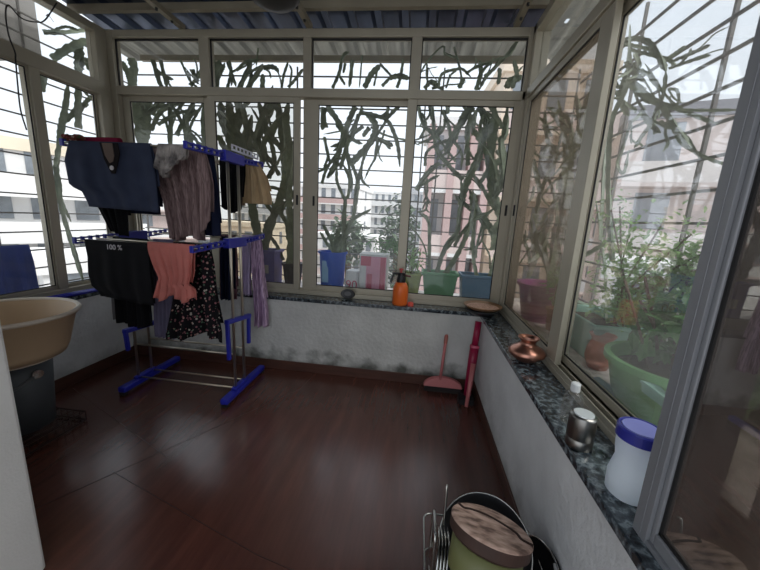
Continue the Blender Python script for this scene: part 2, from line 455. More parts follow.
# ------------------------------------------------------------------ roof
def corrugated(x0, x1, y0, y1, z_at, pitch=.2, hgt=.032):
    bm = B(); xs = []
    x = x0
    while x < x1:
        for dx, h in ((0, 0), (.085, 0), (.105, hgt), (.155, hgt), (.175, 0)): xs.append((x+dx, h))
        x += pitch
    rows = []
    for y in (y0, (y0+y1)/2, y1): rows.append([bm.verts.new((xx, y, z_at(y)+h)) for xx, h in xs])
    for a, b in zip(rows, rows[1:]):
        for k in range(len(xs)-1): bm.faces.new((a[k], a[k+1], b[k+1], b[k]))
    return bm
zr = lambda y: 2.80-.07*(y-2.5)
struct('ceiling', corrugated(-2.75, .80, -.75, 2.93, zr), ROOF, solid=.003)
struct('trim_awning_back', corrugated(-2.95, 1.15, 2.80, 3.32, lambda y: zr(y)+.005), AWN, solid=.003)
struct('trim_awning_right', corrugated(.82, 1.15, -.75, 2.79, lambda y: zr(y)-.004), AWN, solid=.003)
for i, (y, z0) in enumerate(((2.545, 2.745), (1.25, 2.82), (3.20, 2.692))):
    t = thing('roof_purlin', ['beige steel purlin running across just inside the back window, under the roof sheet',
              'beige steel purlin across the roof above the middle of the room', 'grey eave purlin outside along the outer edge of the roof sheet'][i], 'roof beam', (-1, y, z0), kind='structure')
    obj('beam', bx(-2.75, .80, y-.02, y+.02, z0+.004, z0+.05), BEAMM, t)
for i, (xx, lab) in enumerate(((-1.96, 'beige steel rafter left of the airer'), (-.93, 'beige steel rafter over the middle of the back window'), (.57, 'beige steel rafter by the right wall'))):
    t = thing('roof_rafter', lab+', running front to back under the roof sheet', 'roof beam', (xx, 1.5, 2.713), kind='structure')
    bm = obox(B(), (xx, -.35, 2.775), (xx, 2.72, 2.731), .04, .034)
    obj('beam', bm, BEAMM, t)
    bm = B(); 
    for yy in (2.60, 2.45): lathe((xx+.0, yy, 2.707+.0), [(.009, -.004), (.009, .012)], 10, bm=bm)
    obj('bolt', bm, TRACK, t)
STEMS = {
 'blue_bucket': [
  ([[-0.754,3.043,0.986],[-0.764,3.035,1.08],[-0.635,3.027,1.273],[-0.594,3.019,1.472],[-0.58,3.011,1.603],[-0.55,3.003,1.791]], 0.0266),
  ([[-0.682,3.063,1.017],[-0.695,3.054,1.469],[-0.667,3.045,1.541],[-0.662,3.037,1.689],[-0.719,3.028,1.806]], 0.0209),
  ([[-0.688,3.004,1.022],[-0.698,3.002,1.351],[-0.682,2.999,1.467],[-0.761,2.997,1.646],[-0.764,2.994,1.782]], 0.0187),
  ([[-0.779,3.103,1.007],[-0.846,3.119,1.136],[-0.922,3.134,1.256]], 0.0232),
  ([[-0.771,3.111,1.007],[-0.651,3.097,1.299],[-0.455,3.083,1.428]], 0.0232),
  ([[-0.772,3.076,1.01],[-0.773,3.065,1.125],[-0.744,3.054,1.239]], 0.0249),
  ([[-0.781,3.034,1.013],[-0.845,3.014,1.086],[-0.909,2.994,1.194]], 0.0208),
  ([[-0.734,2.999,1.02],[-0.668,3.02,1.18],[-0.544,3.041,1.269]], 0.0205),
  ([[-0.736,3.091,0.992],[-0.645,3.106,1.102],[-0.533,3.121,1.136]], 0.0192),
 ],
 'hanging_a': [
  ([[-0.919,3.177,2.317],[-0.839,3.167,2.223],[-0.758,3.157,2.103],[-0.725,3.147,2.007]], 0.0365),
  ([[-0.631,3.087,2.294],[-0.682,3.09,2.188],[-0.724,3.092,2.088],[-0.775,3.095,1.944],[-0.81,3.097,1.813],[-0.883,3.1,1.688]], 0.0352),
  ([[-0.729,3.135,1.953],[-0.681,3.144,1.852],[-0.621,3.152,1.723],[-0.6,3.161,1.635],[-0.624,3.17,1.478]], 0.0238),
  ([[-0.54,3.194,2.279],[-0.479,3.186,2.185],[-0.465,3.177,2.099],[-0.523,3.169,1.984],[-0.629,3.161,1.874],[-0.691,3.153,1.826]], 0.0418),
  ([[-0.356,3.126,2.205],[-0.43,3.129,2.088],[-0.499,3.132,1.994],[-0.55,3.135,1.89],[-0.574,3.138,1.793],[-0.561,3.141,1.688],[-0.483,3.143,1.62]], 0.0177),
  ([[-0.258,3.137,2.325],[-0.339,3.121,2.229],[-0.37,3.105,2.183]], 0.0229),
  ([[-0.354,3.137,2.315],[-0.361,3.096,2.189]], 0.0194),
  ([[-0.609,3.163,2.277],[-0.462,3.17,2.248],[-0.361,3.177,2.211],[-0.281,3.184,2.088],[-0.237,3.192,1.962],[-0.219,3.199,1.824]], 0.0243),
  ([[-0.43,3.137,2.065],[-0.453,3.117,1.847]], 0.0198),
  ([[-0.513,3.174,2.148],[-0.575,3.181,2.071]], 0.0291),
  ([[-0.95,3.156,2.31],[-0.966,3.191,2.124]], 0.0382),
  ([[-0.926,3.125,2.049],[-0.884,3.121,1.876],[-0.853,3.117,1.815]], 0.0201),
  ([[-0.621,3.137,2.252],[-0.676,3.134,2.04],[-0.84,3.13,1.931]], 0.0206),
  ([[-0.924,3.082,1.631],[-0.887,3.076,1.755],[-0.822,3.069,1.843],[-0.71,3.063,1.871]], 0.0185),
  ([[-0.597,3.187,2.326],[-0.634,3.164,2.21],[-0.696,3.141,2.033]], 0.0199),
  ([[-0.677,3.05,2.03],[-0.711,3.056,1.93],[-0.753,3.063,1.758]], 0.0266),
  ([[-0.414,3.088,2.037],[-0.286,3.091,1.983]], 0.0266),
 ],
 'transom_a': [
  ([[-0.809,2.934,2.39],[-0.751,2.929,2.501],[-0.72,2.923,2.617],[-0.671,2.918,2.651]], 0.0183),
  ([[-0.665,3.015,2.634],[-0.677,2.984,2.417]], 0.0226),
  ([[-0.705,2.933,2.577],[-0.712,2.903,2.491]], 0.0164),
  ([[-0.571,2.96,2.648],[-0.581,2.937,2.394]], 0.0098),
  ([[-0.524,2.897,2.38],[-0.481,2.91,2.481],[-0.413,2.922,2.559]], 0.0293),
  ([[-0.451,2.902,2.397],[-0.427,2.908,2.539]], 0.0106),
  ([[-0.426,3.007,2.602],[-0.324,2.967,2.497]], 0.0133),
  ([[-0.323,2.882,2.457],[-0.25,2.869,2.46],[-0.169,2.855,2.434]], 0.0255),
  ([[-0.394,2.961,2.42],[-0.325,2.973,2.492]], 0.0165),
  ([[-0.263,2.902,2.385],[-0.243,2.893,2.455],[-0.228,2.885,2.594]], 0.0169),
  ([[-0.749,2.887,2.477],[-0.687,2.883,2.395]], 0.0146),
 ],
 'dark_pot': [
  ([[-1.19,2.976,0.858],[-1.182,2.979,1.151],[-1.202,2.982,1.396],[-1.212,2.985,1.529],[-1.185,2.987,1.731],[-1.186,2.99,1.918],[-1.224,2.993,2.142],[-1.206,2.996,2.328]], 0.0437),
  ([[-1.243,3.083,1.095],[-1.279,3.098,1.265],[-1.385,3.113,1.373],[-1.472,3.128,1.473]], 0.0272),
  ([[-1.285,3.06,0.899],[-1.355,3.083,1.02],[-1.446,3.106,1.12]], 0.0234),
  ([[-1.264,2.993,1.42],[-1.27,2.983,1.339],[-1.246,2.972,1.267]], 0.0166),
  ([[-1.23,3.101,1.473],[-1.165,3.111,1.66],[-1.18,3.12,1.927],[-1.165,3.129,2.188]], 0.0209),
  ([[-1.225,3.015,1.468],[-1.308,3.03,1.556],[-1.49,3.045,1.594],[-1.553,3.06,1.728]], 0.0232),
 ],
 'purple_bucket': [
  ([[-1.478,3.061,0.984],[-1.406,3.066,1.258],[-1.306,3.072,1.559],[-1.288,3.077,1.722],[-1.289,3.082,1.934],[-1.328,3.087,2.241],[-1.367,3.093,2.366]], 0.0489),
  ([[-1.522,3.047,0.983],[-1.536,3.04,1.127],[-1.588,3.034,1.379],[-1.599,3.028,1.588],[-1.617,3.022,1.894],[-1.558,3.016,2.19]], 0.0536),
  ([[-1.377,3.07,1.325],[-1.486,3.052,1.458],[-1.554,3.034,1.545]], 0.0249),
  ([[-1.303,3.02,1.688],[-1.404,3.036,1.817],[-1.526,3.051,1.903],[-1.669,3.067,1.928]], 0.0275),
  ([[-1.29,3.061,1.912],[-1.405,3.045,2.034],[-1.471,3.028,2.171],[-1.497,3.012,2.313]], 0.032),
  ([[-1.566,3.013,1.808],[-1.671,3.002,1.974],[-1.735,2.991,2.138],[-1.759,2.98,2.314]], 0.0412),
  ([[-1.632,3.107,1.911],[-1.509,3.102,2.088],[-1.408,3.097,2.259],[-1.33,3.093,2.358]], 0.032),
  ([[-1.657,3.051,1.722],[-1.693,3.037,1.895],[-1.623,3.024,2.066],[-1.665,3.011,2.31]], 0.0374),
  ([[-1.528,3.131,1.829],[-1.484,3.129,2.008],[-1.384,3.126,2.14],[-1.249,3.124,2.312]], 0.0247),
  ([[-1.428,3.041,1.659],[-1.364,3.03,1.774],[-1.376,3.019,1.944],[-1.444,3.008,2.108],[-1.416,2.997,2.309]], 0.0279),
  ([[-1.541,3.014,1.678],[-1.467,3.006,1.81],[-1.516,2.998,1.978],[-1.452,2.989,2.144],[-1.372,2.981,2.321]], 0.0333),
  ([[-1.772,3.102,1.816],[-1.819,3.091,1.99],[-1.884,3.079,2.159],[-1.889,3.067,2.325]], 0.0474),
  ([[-1.674,2.996,1.758],[-1.805,2.996,1.883],[-1.877,2.995,2.01]], 0.0367),
  ([[-1.462,3.0,1.895],[-1.585,3.025,2.067],[-1.69,3.05,2.222]], 0.0307),
  ([[-1.334,3.006,1.772],[-1.249,3.007,1.903],[-1.138,3.009,1.991]], 0.0182),
  ([[-1.699,3.103,1.934],[-1.801,3.1,2.08],[-1.715,3.097,2.253],[-1.595,3.094,2.355]], 0.0282),
  ([[-1.845,3.129,1.909],[-1.735,3.128,2.176],[-1.768,3.127,2.363]], 0.0429),
 ],
 'transom_b': [
  ([[-1.808,2.898,2.365],[-1.765,2.889,2.576]], 0.0342),
  ([[-1.691,2.869,2.553],[-1.614,2.861,2.362]], 0.0183),
  ([[-1.596,2.875,2.359],[-1.496,2.914,2.573]], 0.0253),
  ([[-1.578,2.976,2.396],[-1.429,2.976,2.584]], 0.0278),
  ([[-1.382,2.877,2.52],[-1.298,2.864,2.516],[-1.233,2.852,2.474]], 0.0248),
  ([[-1.4,2.909,2.373],[-1.384,2.879,2.469]], 0.0271),
  ([[-1.218,2.874,2.363],[-1.208,2.892,2.468],[-1.18,2.911,2.573]], 0.0141),
  ([[-1.177,2.902,2.382],[-1.1,2.88,2.442],[-1.032,2.857,2.5]], 0.0167),
  ([[-1.76,2.987,2.397],[-1.729,2.99,2.51],[-1.745,2.993,2.621]], 0.0193),
  ([[-1.485,3.004,2.718],[-1.501,2.994,2.575]], 0.0103),
  ([[-1.923,2.978,2.392],[-1.883,2.986,2.539],[-1.901,2.994,2.652]], 0.0265),
  ([[-1.664,2.958,2.529],[-1.579,2.971,2.596],[-1.458,2.983,2.617]], 0.0172),
 ],
 'green_pot': [
  ([[0.196,3.07,0.887],[0.234,3.061,1.077],[0.334,3.053,1.247],[0.348,3.045,1.442],[0.359,3.037,1.588],[0.328,3.029,1.711]], 0.028),
  ([[0.264,2.991,0.886],[0.361,3.0,1.092],[0.422,3.01,1.272],[0.462,3.019,1.481],[0.438,3.028,1.633]], 0.0308),
  ([[0.123,3.085,0.88],[0.093,3.099,1.249],[0.065,3.113,1.366],[-0.003,3.127,1.417]], 0.0226),
  ([[0.455,3.019,1.464],[0.442,3.035,1.608]], 0.0437),
  ([[0.356,3.085,1.504],[0.356,3.087,1.591],[0.393,3.09,1.738],[0.462,3.092,1.899],[0.501,3.094,2.08],[0.502,3.097,2.216],[0.415,3.099,2.332]], 0.0447),
  ([[0.352,3.093,1.72],[0.248,3.093,1.8],[0.162,3.094,1.889],[0.102,3.094,1.971],[0.074,3.095,2.093],[0.037,3.095,2.325]], 0.0265),
  ([[0.362,3.062,2.304],[0.294,3.069,2.172],[0.222,3.075,2.052],[0.175,3.081,1.921]], 0.042),
  ([[0.344,2.996,2.231],[0.351,3.018,2.042],[0.333,3.039,1.918]], 0.0206),
  ([[-0.055,3.135,1.62],[0.033,3.114,1.761],[0.139,3.093,1.855]], 0.0311),
 ],
 'hanging_b': [
  ([[-0.094,3.193,2.353],[-0.037,3.216,2.204],[0.061,3.239,2.11]], 0.0222),
  ([[0.13,3.196,2.317],[0.195,3.174,2.165],[0.212,3.151,2.052]], 0.023),
  ([[0.171,3.224,2.368],[0.167,3.187,2.283]], 0.0267),
  ([[0.417,3.207,2.326],[0.407,3.224,2.116]], 0.022),
  ([[0.01,3.105,1.827],[0.01,3.1,1.935],[0.082,3.094,2.003],[0.207,3.088,2.046],[0.28,3.083,1.99],[0.322,3.077,1.908],[0.322,3.072,1.817]], 0.0178),
  ([[0.023,3.165,1.785],[0.046,3.169,1.619],[0.018,3.172,1.51]], 0.0146),
  ([[0.061,3.163,1.538],[0.042,3.185,1.448],[-0.032,3.206,1.426]], 0.0139),
  ([[0.122,3.135,2.169],[0.06,3.111,2.064],[-0.066,3.086,2.005]], 0.0175),
  ([[0.234,3.233,2.088],[0.189,3.209,1.971],[0.105,3.185,1.895]], 0.0163),
  ([[0.012,3.222,2.364],[0.04,3.183,2.23]], 0.0215),
  ([[0.306,3.179,2.356],[0.37,3.193,2.256],[0.417,3.208,2.162]], 0.0209),
 ],
 'bluegrey_pot': [
  ([[0.57,3.1,0.853],[0.515,3.102,1.027],[0.497,3.103,1.192],[0.481,3.104,1.424],[0.428,3.105,1.596]], 0.0242),
  ([[0.68,3.118,0.877],[0.698,3.108,1.011],[0.712,3.098,1.169],[0.661,3.088,1.283]], 0.0224),
  ([[0.679,3.082,1.123],[0.664,3.078,1.239],[0.598,3.074,1.351],[0.508,3.07,1.451],[0.418,3.066,1.635]], 0.0417),
  ([[0.577,3.091,1.332],[0.568,3.1,1.196],[0.505,3.109,1.128],[0.419,3.119,1.103]], 0.0144),
  ([[0.652,3.045,1.284],[0.698,3.045,1.4],[0.639,3.046,1.534],[0.608,3.046,1.658],[0.563,3.046,1.895],[0.556,3.047,2.094],[0.545,3.047,2.318]], 0.055),
  ([[0.668,3.007,1.432],[0.698,2.995,1.641],[0.617,2.984,2.011],[0.637,2.972,2.078],[0.631,2.96,2.292]], 0.0346),
  ([[0.686,3.064,1.934],[0.575,3.063,1.825],[0.49,3.063,1.672]], 0.029),
  ([[0.618,3.096,1.518],[0.514,3.101,1.676],[0.388,3.106,1.807]], 0.0222),
  ([[0.654,3.006,1.681],[0.619,3.002,1.555],[0.688,2.997,1.722],[0.707,2.993,1.883]], 0.0255),
  ([[0.415,3.086,2.313],[0.492,3.087,2.213],[0.569,3.089,2.056]], 0.0253),
  ([[0.614,2.965,2.121],[0.542,2.981,2.223],[0.48,2.998,2.309]], 0.0244),
  ([[0.617,3.117,1.983],[0.695,3.096,1.859],[0.72,3.075,1.691]], 0.0243),
  ([[0.473,3.062,2.268],[0.447,3.058,2.126],[0.54,3.054,1.887],[0.525,3.05,1.722]], 0.0209),
 ],
 'transom_c': [
  ([[0.67,2.98,2.791],[0.574,2.975,2.643],[0.513,2.97,2.577],[0.436,2.966,2.496],[0.392,2.961,2.399]], 0.0178),
  ([[-0.08,2.893,2.499],[-0.038,2.893,2.57],[0.04,2.893,2.654],[0.084,2.892,2.675],[0.09,2.892,2.605]], 0.0095),
  ([[0.092,3.016,2.688],[0.188,2.975,2.635]], 0.013),
  ([[0.063,2.87,2.377],[0.085,2.873,2.478],[0.19,2.876,2.515],[0.243,2.879,2.517],[0.31,2.882,2.462]], 0.0142),
  ([[0.234,2.983,2.42],[0.267,2.985,2.494]], 0.0244),
  ([[0.161,2.903,2.68],[0.224,2.921,2.534],[0.255,2.939,2.404]], 0.0101),
  ([[-0.038,2.99,2.597],[-0.029,2.969,2.478],[0.057,2.947,2.405]], 0.0098),
  ([[0.373,2.999,2.412],[0.39,2.983,2.517],[0.376,2.968,2.618]], 0.0244),
  ([[0.521,2.886,2.417],[0.528,2.919,2.542]], 0.0201),
  ([[0.633,2.904,2.396],[0.654,2.919,2.501],[0.629,2.934,2.604]], 0.0233),
  ([[0.125,2.865,2.376],[0.149,2.883,2.469],[0.2,2.902,2.519]], 0.0102),
  ([[0.411,2.902,2.478],[0.477,2.885,2.528],[0.51,2.867,2.589]], 0.014),
  ([[0.595,2.937,2.408],[0.616,2.929,2.462],[0.708,2.921,2.488]], 0.0315),
  ([[0.287,2.916,2.511],[0.362,2.936,2.562],[0.453,2.956,2.599]], 0.0126),
  ([[-0.048,2.984,2.417],[0.005,2.959,2.453],[0.08,2.935,2.401]], 0.0247),
 ],
 'left_back': [
  ([[-2.715,3.071,1.639],[-2.692,3.073,1.889],[-2.705,3.074,2.193],[-2.633,3.076,2.316]], 0.0686),
  ([[-2.43,3.087,1.791],[-2.406,3.098,2.206],[-2.433,3.109,2.347]], 0.029),
  ([[-2.576,3.119,2.671],[-2.472,3.077,2.421]], 0.0278),
  ([[-2.438,3.047,2.641],[-2.415,3.082,2.423]], 0.0217),
  ([[-2.258,3.067,2.65],[-2.181,3.08,2.484],[-2.115,3.093,2.431]], 0.0145),
  ([[-2.847,3.162,2.411],[-2.801,3.168,2.606],[-2.848,3.174,2.711]], 0.0482),
  ([[-2.899,3.119,2.148],[-2.826,3.125,2.285],[-2.843,3.13,2.366]], 0.0388),
  ([[-2.692,3.053,2.134],[-2.576,3.074,2.247],[-2.444,3.094,2.325]], 0.0283),
  ([[-2.615,3.075,2.054],[-2.509,3.089,2.218],[-2.351,3.102,2.295],[-2.216,3.116,2.353]], 0.0286),
  ([[-2.623,3.054,2.223],[-2.733,3.073,2.313],[-2.831,3.091,2.335]], 0.0281),
  ([[-2.633,3.135,2.203],[-2.563,3.14,2.338],[-2.644,3.146,2.409]], 0.025),
  ([[-2.311,3.11,1.799],[-2.227,3.098,1.98],[-2.248,3.086,2.153],[-2.128,3.074,2.323]], 0.0291),
  ([[-2.404,3.145,2.031],[-2.306,3.138,2.166],[-2.153,3.131,2.255]], 0.0291),
  ([[-2.227,3.141,2.472],[-2.109,3.123,2.559],[-2.052,3.104,2.651]], 0.0234),
  ([[-2.141,3.059,2.566],[-2.066,3.024,2.439]], 0.0271),
  ([[-2.121,3.159,1.906],[-2.115,3.143,2.172],[-2.065,3.127,2.342]], 0.0243),
  ([[-2.31,3.163,2.083],[-2.207,3.156,1.994],[-2.14,3.15,1.811]], 0.0194),
 ],
 'left_side': [
  ([[-2.842,2.415,2.554],[-2.849,2.57,2.624],[-2.857,2.782,2.75]], 0.0206),
  ([[-2.823,2.445,2.382],[-2.843,2.589,2.521],[-2.863,2.778,2.675]], 0.0377),
  ([[-2.895,2.706,2.597],[-2.874,2.698,2.49],[-2.852,2.663,2.373]], 0.0451),
  ([[-2.913,2.427,1.586],[-2.909,2.465,1.73],[-2.905,2.521,1.945],[-2.901,2.551,2.088],[-2.897,2.599,2.303]], 0.0256),
  ([[-2.874,2.621,1.949],[-2.884,2.654,2.136],[-2.894,2.686,2.321]], 0.0333),
  ([[-2.903,2.546,1.975],[-2.927,2.643,2.078],[-2.951,2.729,2.197]], 0.0243),
  ([[-2.814,2.638,2.245],[-2.797,2.676,2.205],[-2.781,2.721,2.205]], 0.0131),
  ([[-2.833,2.345,2.274],[-2.818,2.35,2.21],[-2.802,2.319,2.119]], 0.0292),
  ([[-2.779,2.662,2.49],[-2.797,2.704,2.434],[-2.814,2.771,2.431]], 0.0275),
  ([[-2.848,2.377,1.604],[-2.848,2.368,1.43],[-2.848,2.388,1.237],[-2.848,2.43,0.951],[-2.848,2.476,0.508]], 0.0219),
 ],
 'right_far': [
  ([[1.008,2.561,0.841],[1.013,2.582,1.099],[1.018,2.602,1.35],[1.023,2.414,1.266],[1.028,2.448,1.408],[1.033,2.507,1.573],[1.038,2.68,1.785],[1.043,2.571,1.967],[1.047,2.511,2.158],[1.052,2.467,2.292]], 0.0493),
  ([[1.033,2.578,1.101],[1.042,2.636,1.373],[1.052,2.64,1.59],[1.061,2.747,1.81],[1.07,2.84,1.993],[1.08,3.177,2.407]], 0.0299),
  ([[0.959,2.132,2.032],[0.964,2.184,1.904],[0.969,2.305,1.875],[0.974,2.439,1.798]], 0.0146),
  ([[1.032,3.274,1.959],[1.045,3.105,2.034],[1.057,2.816,1.879]], 0.018),
  ([[1.02,3.153,1.462],[1.037,2.91,1.237],[1.053,2.78,1.077]], 0.0305),
  ([[0.971,2.998,0.847],[0.985,2.897,1.058],[1.0,2.767,1.251],[1.014,2.71,1.557]], 0.0267),
  ([[1.002,3.216,2.203],[1.012,2.887,2.111]], 0.0139),
  ([[1.065,3.267,1.592],[1.072,3.182,1.759],[1.079,3.088,1.871],[1.086,2.898,1.954]], 0.0239),
  ([[1.007,2.538,0.893],[0.998,2.424,1.117],[0.989,2.254,1.216],[0.98,2.184,1.375]], 0.0255),
  ([[0.989,2.725,1.847],[0.996,3.023,2.054],[1.002,3.227,2.343]], 0.0224),
  ([[1.07,2.742,1.923],[1.09,2.702,2.12],[1.109,2.896,2.35]], 0.0298),
  ([[1.011,2.62,1.622],[1.008,2.757,1.522],[1.004,2.942,1.366],[1.001,2.975,1.066]], 0.0219),
  ([[1.075,2.561,1.62],[1.064,2.465,1.741],[1.054,2.389,1.853]], 0.017),
  ([[1.032,3.119,2.311],[1.008,2.843,2.121],[0.983,2.535,1.995]], 0.0217),
  ([[0.974,3.272,1.939],[0.976,2.979,1.652],[0.978,2.994,1.448]], 0.0253),
 ],
 'right_near': [
  ([[1.141,2.474,2.511],[1.144,2.287,2.439],[1.147,2.115,2.333],[1.15,2.009,2.216],[1.153,1.955,2.14]], 0.0188),
  ([[1.078,1.846,2.146],[1.101,1.822,2.16],[1.124,1.801,2.179]], 0.0121),
  ([[1.154,1.914,2.171],[1.137,1.774,2.139],[1.12,1.652,2.114]], 0.0106),
  ([[1.036,1.74,2.065],[1.059,1.654,2.056],[1.083,1.581,2.046]], 0.0088),
  ([[1.167,1.957,1.854],[1.181,2.022,1.944],[1.195,2.005,2.053],[1.209,2.05,2.178]], 0.0133),
  ([[1.144,1.896,2.038],[1.138,1.819,2.002],[1.131,1.78,1.942],[1.125,1.817,1.932]], 0.0087),
  ([[1.075,2.124,2.168],[1.069,1.9,1.998],[1.063,1.762,1.91],[1.057,1.647,1.796],[1.051,1.527,1.691]], 0.0186),
  ([[1.06,2.091,2.275],[1.081,2.063,2.206],[1.103,2.145,2.166]], 0.0133),
  ([[1.161,2.407,2.208],[1.175,2.347,2.109],[1.189,2.274,2.026]], 0.0219),
  ([[1.084,1.868,1.867],[1.071,1.899,1.823],[1.058,1.923,1.771]], 0.0122),
  ([[1.069,2.011,1.928],[1.081,2.073,1.792],[1.092,2.118,1.726],[1.103,2.062,1.669],[1.114,2.068,1.792]], 0.0116),
  ([[1.058,1.769,1.853],[1.068,1.689,1.807],[1.078,1.608,1.751],[1.087,1.521,1.653]], 0.012),
  ([[1.143,2.164,2.228],[1.145,2.044,2.143],[1.148,1.943,2.041]], 0.0133),
  ([[1.196,2.443,2.284],[1.184,2.269,2.176],[1.172,2.065,2.025]], 0.0164),
  ([[1.141,2.077,1.998],[1.123,1.965,1.907],[1.106,1.818,1.819]], 0.0151),
  ([[1.087,2.212,2.288],[1.064,2.062,2.168],[1.04,1.898,2.068]], 0.0136),
  ([[1.113,2.428,2.306],[1.094,2.241,2.165],[1.075,2.173,2.232]], 0.015),
 ],
 'right_stalk': [
  ([[1.064,1.934,1.194],[1.074,2.096,1.524],[1.084,2.191,1.748],[1.094,2.264,1.999],[1.103,2.2,2.166],[1.113,2.296,2.515]], 0.0187),
  ([[1.101,2.165,1.292],[1.114,2.285,1.658],[1.127,2.357,1.861],[1.14,2.409,2.168]], 0.0147),
  ([[1.167,2.062,0.82],[1.178,2.228,1.167],[1.19,2.484,1.552]], 0.0109),
 ],
}
# ------------------------------------------------------------------ grills outside the windows
GY, GX, GL = 3.30, 1.28, -2.95
GZ = .64
def grill(name, label, loc, bars):
    t = thing(name, label, 'window grill', loc)
    for p0, p1, w in bars: obj('bar', obox(B(), p0, p1, w, w), GRILLM, t)
    return t
zs = [1.796-.1365*k for k in range(8, 0, -1)]+[1.796+.1365*k for k in range(0, 7)]
grill('window_grill', 'grey welded bar grill standing out beyond the back window, behind the cactus pots', (-.8, GY, GZ),
      [((GL, GY, z), (GX, GY, z), .011) for z in zs]+[((x, GY+.012, GZ), (x, GY+.012, 2.70), .013) for x in (-2.93, -2.1, -1.25, -.03, .12, 1.27)])
zs = [1.552+.1465*k for k in range(-6, 9)]
grill('window_grill', 'grey welded bar grill standing out beyond the right window, behind the green tub', (GX, 1.2, GZ),
      [((GX, -.6, z), (GX, GY-.02, z), .013) for z in zs if z < 2.72]+[((GX+.013, y, GZ), (GX+.013, y, 2.74), .016) for y in (.55, 1.30, 1.80, 2.5)])
zs = [1.385+.141*k for k in range(-5, 10)]
grill('window_grill', 'grey welded bar grill beyond the left window, with a blue cloth drying on it', (GL, 2.2, GZ),
      [((GL, .9, z), (GL, GY-.02, z), .010) for z in zs if z < 2.74]+[((GL-.011, y, GZ), (GL-.011, y, 2.74), .012) for y in (1.35, 1.85, 2.02, 2.36, 2.95)])
GF = mat('grill_floor_slab', lin(214, 206, 200), .8, var=.25, scale=12, bump=.2)
struct('trim_grill_floor_back', bx(GL, GX+.03, YB+.25, GY+.05, GZ-.05, GZ), GF)
struct('trim_grill_floor_right', bx(XR+.255, GX+.03, YF, YB+.245, GZ-.05, GZ), GF)
struct('trim_grill_floor_left', bx(GL, XL-.255, .7, YB+.245, GZ-.05, GZ), GF)

# ------------------------------------------------------------------ cactus and pots
SECT = (1, .42, .34, .42, 1, .42, .34, .42, 1, .42, .34, .42)
def stem_bm(pts, r):
    P = spline(pts, 7); n = len(P)
    rad = []
    for i in range(n):
        t = i/(n-1)
        e = min(1, (1-t)*6+.25)
        rad.append(r*1.12*(.88+.13*sin(i*2.1))*e)
    return tube(B(), P, r, section=SECT, radii=rad, twist=.05)

EXTRA = {'hanging_a': 1, 'hanging_b': 2, 'left_back': 2, 'transom_b': 1, 'transom_c': 1, 'green_pot': 1, 'bluegrey_pot': 1, 'right_near': 2, 'right_far': 2, 'purple_bucket': 1, 'left_side': 1}
srng = random.Random(21)
def add_stems(t, key, m=CACTUS):
    for k, (pts, r) in enumerate(STEMS[key]):
        pts = [(q[0], q[1], max(q[2], .645)) for q in pts]
        obj('stem', stem_bm(pts, r*.88), m, t)
        for j in range(EXTRA.get(key, 0)):            # thinner shoots that wander off beside each main stem
            a = Vector(pts[0]).lerp(Vector(pts[-1]), srng.uniform(.0, .5)); L_ = (Vector(pts[-1])-Vector(pts[0])).length
            d = (Vector(pts[-1])-Vector(pts[0])).normalized()
            if L_ < .12: continue
            q = [a]; side = srng.choice((-1, 1))
            for i in range(4):
                d = (d+Vector((srng.gauss(0, .16)+side*.2, srng.gauss(0, .08), srng.gauss(.02, .14)))).normalized()
                nx_ = q[-1]+d*min(L_, .6)*srng.uniform(.14, .24)
                if key.startswith('right') or key == 'left_side': nx_.x = min(max(nx_.x, .86), 1.24) if nx_.x > 0 else min(max(nx_.x, -2.92), -2.76)
                else: nx_.y = min(max(nx_.y, 2.84), 3.26)
                nx_.z = min(nx_.z, 2.66); q.append(nx_)
            obj('stem', stem_bm(q, r*srng.uniform(.35, .7)), m, t)

def plastic(name, c, rough=.42, trans=.15): return mat(name, c, rough, var=.08, scale=5, trans=trans)
P_PURPLE = plastic('purple_plastic', lin(122, 116, 186)); P_BLUE = plastic('blue_plastic', lin(70, 118, 222), trans=.4)
P_DARK = plastic('dark_plastic', lin(64, 62, 66)); P_GREEN = plastic('green_plastic', lin(116, 172, 128), trans=.3)
P_LIME = plastic('lime_plastic', lin(176, 190, 104), trans=.3); P_GREY = plastic('blue_grey_plastic', lin(104, 136, 160))
P_MAUVE = plastic('mauve_plastic', lin(196, 110, 172), trans=.25); P_TUB = plastic('tub_green_plastic', lin(138, 190, 128), trans=.35)
P_TEAL = plastic('pale_teal_plastic', lin(158, 196, 182), trans=.3); P_TERRA = mat('terracotta', lin(186, 116, 94), .75, var=.2, scale=8)
P_WHITE = plastic('white_plastic', lin(226, 228, 228)); LABELM = mat('pale_sticker', lin(200, 196, 200), .6)

PZ = GZ+.001
def round_pot(t, c, rt, rb, z1, m, rim=.01):
    obj('pot', open_pot(c, rt, rb, PZ, z1, rim=rim), m, t, smooth=False)
    obj('soil', lathe((c[0], c[1], 0), [(0, z1-.06), (rt*.75, z1-.055), (rt-.012, z1-.05), (rt-.02, z1-.075), (0, z1-.08)], 28), SOIL, t)

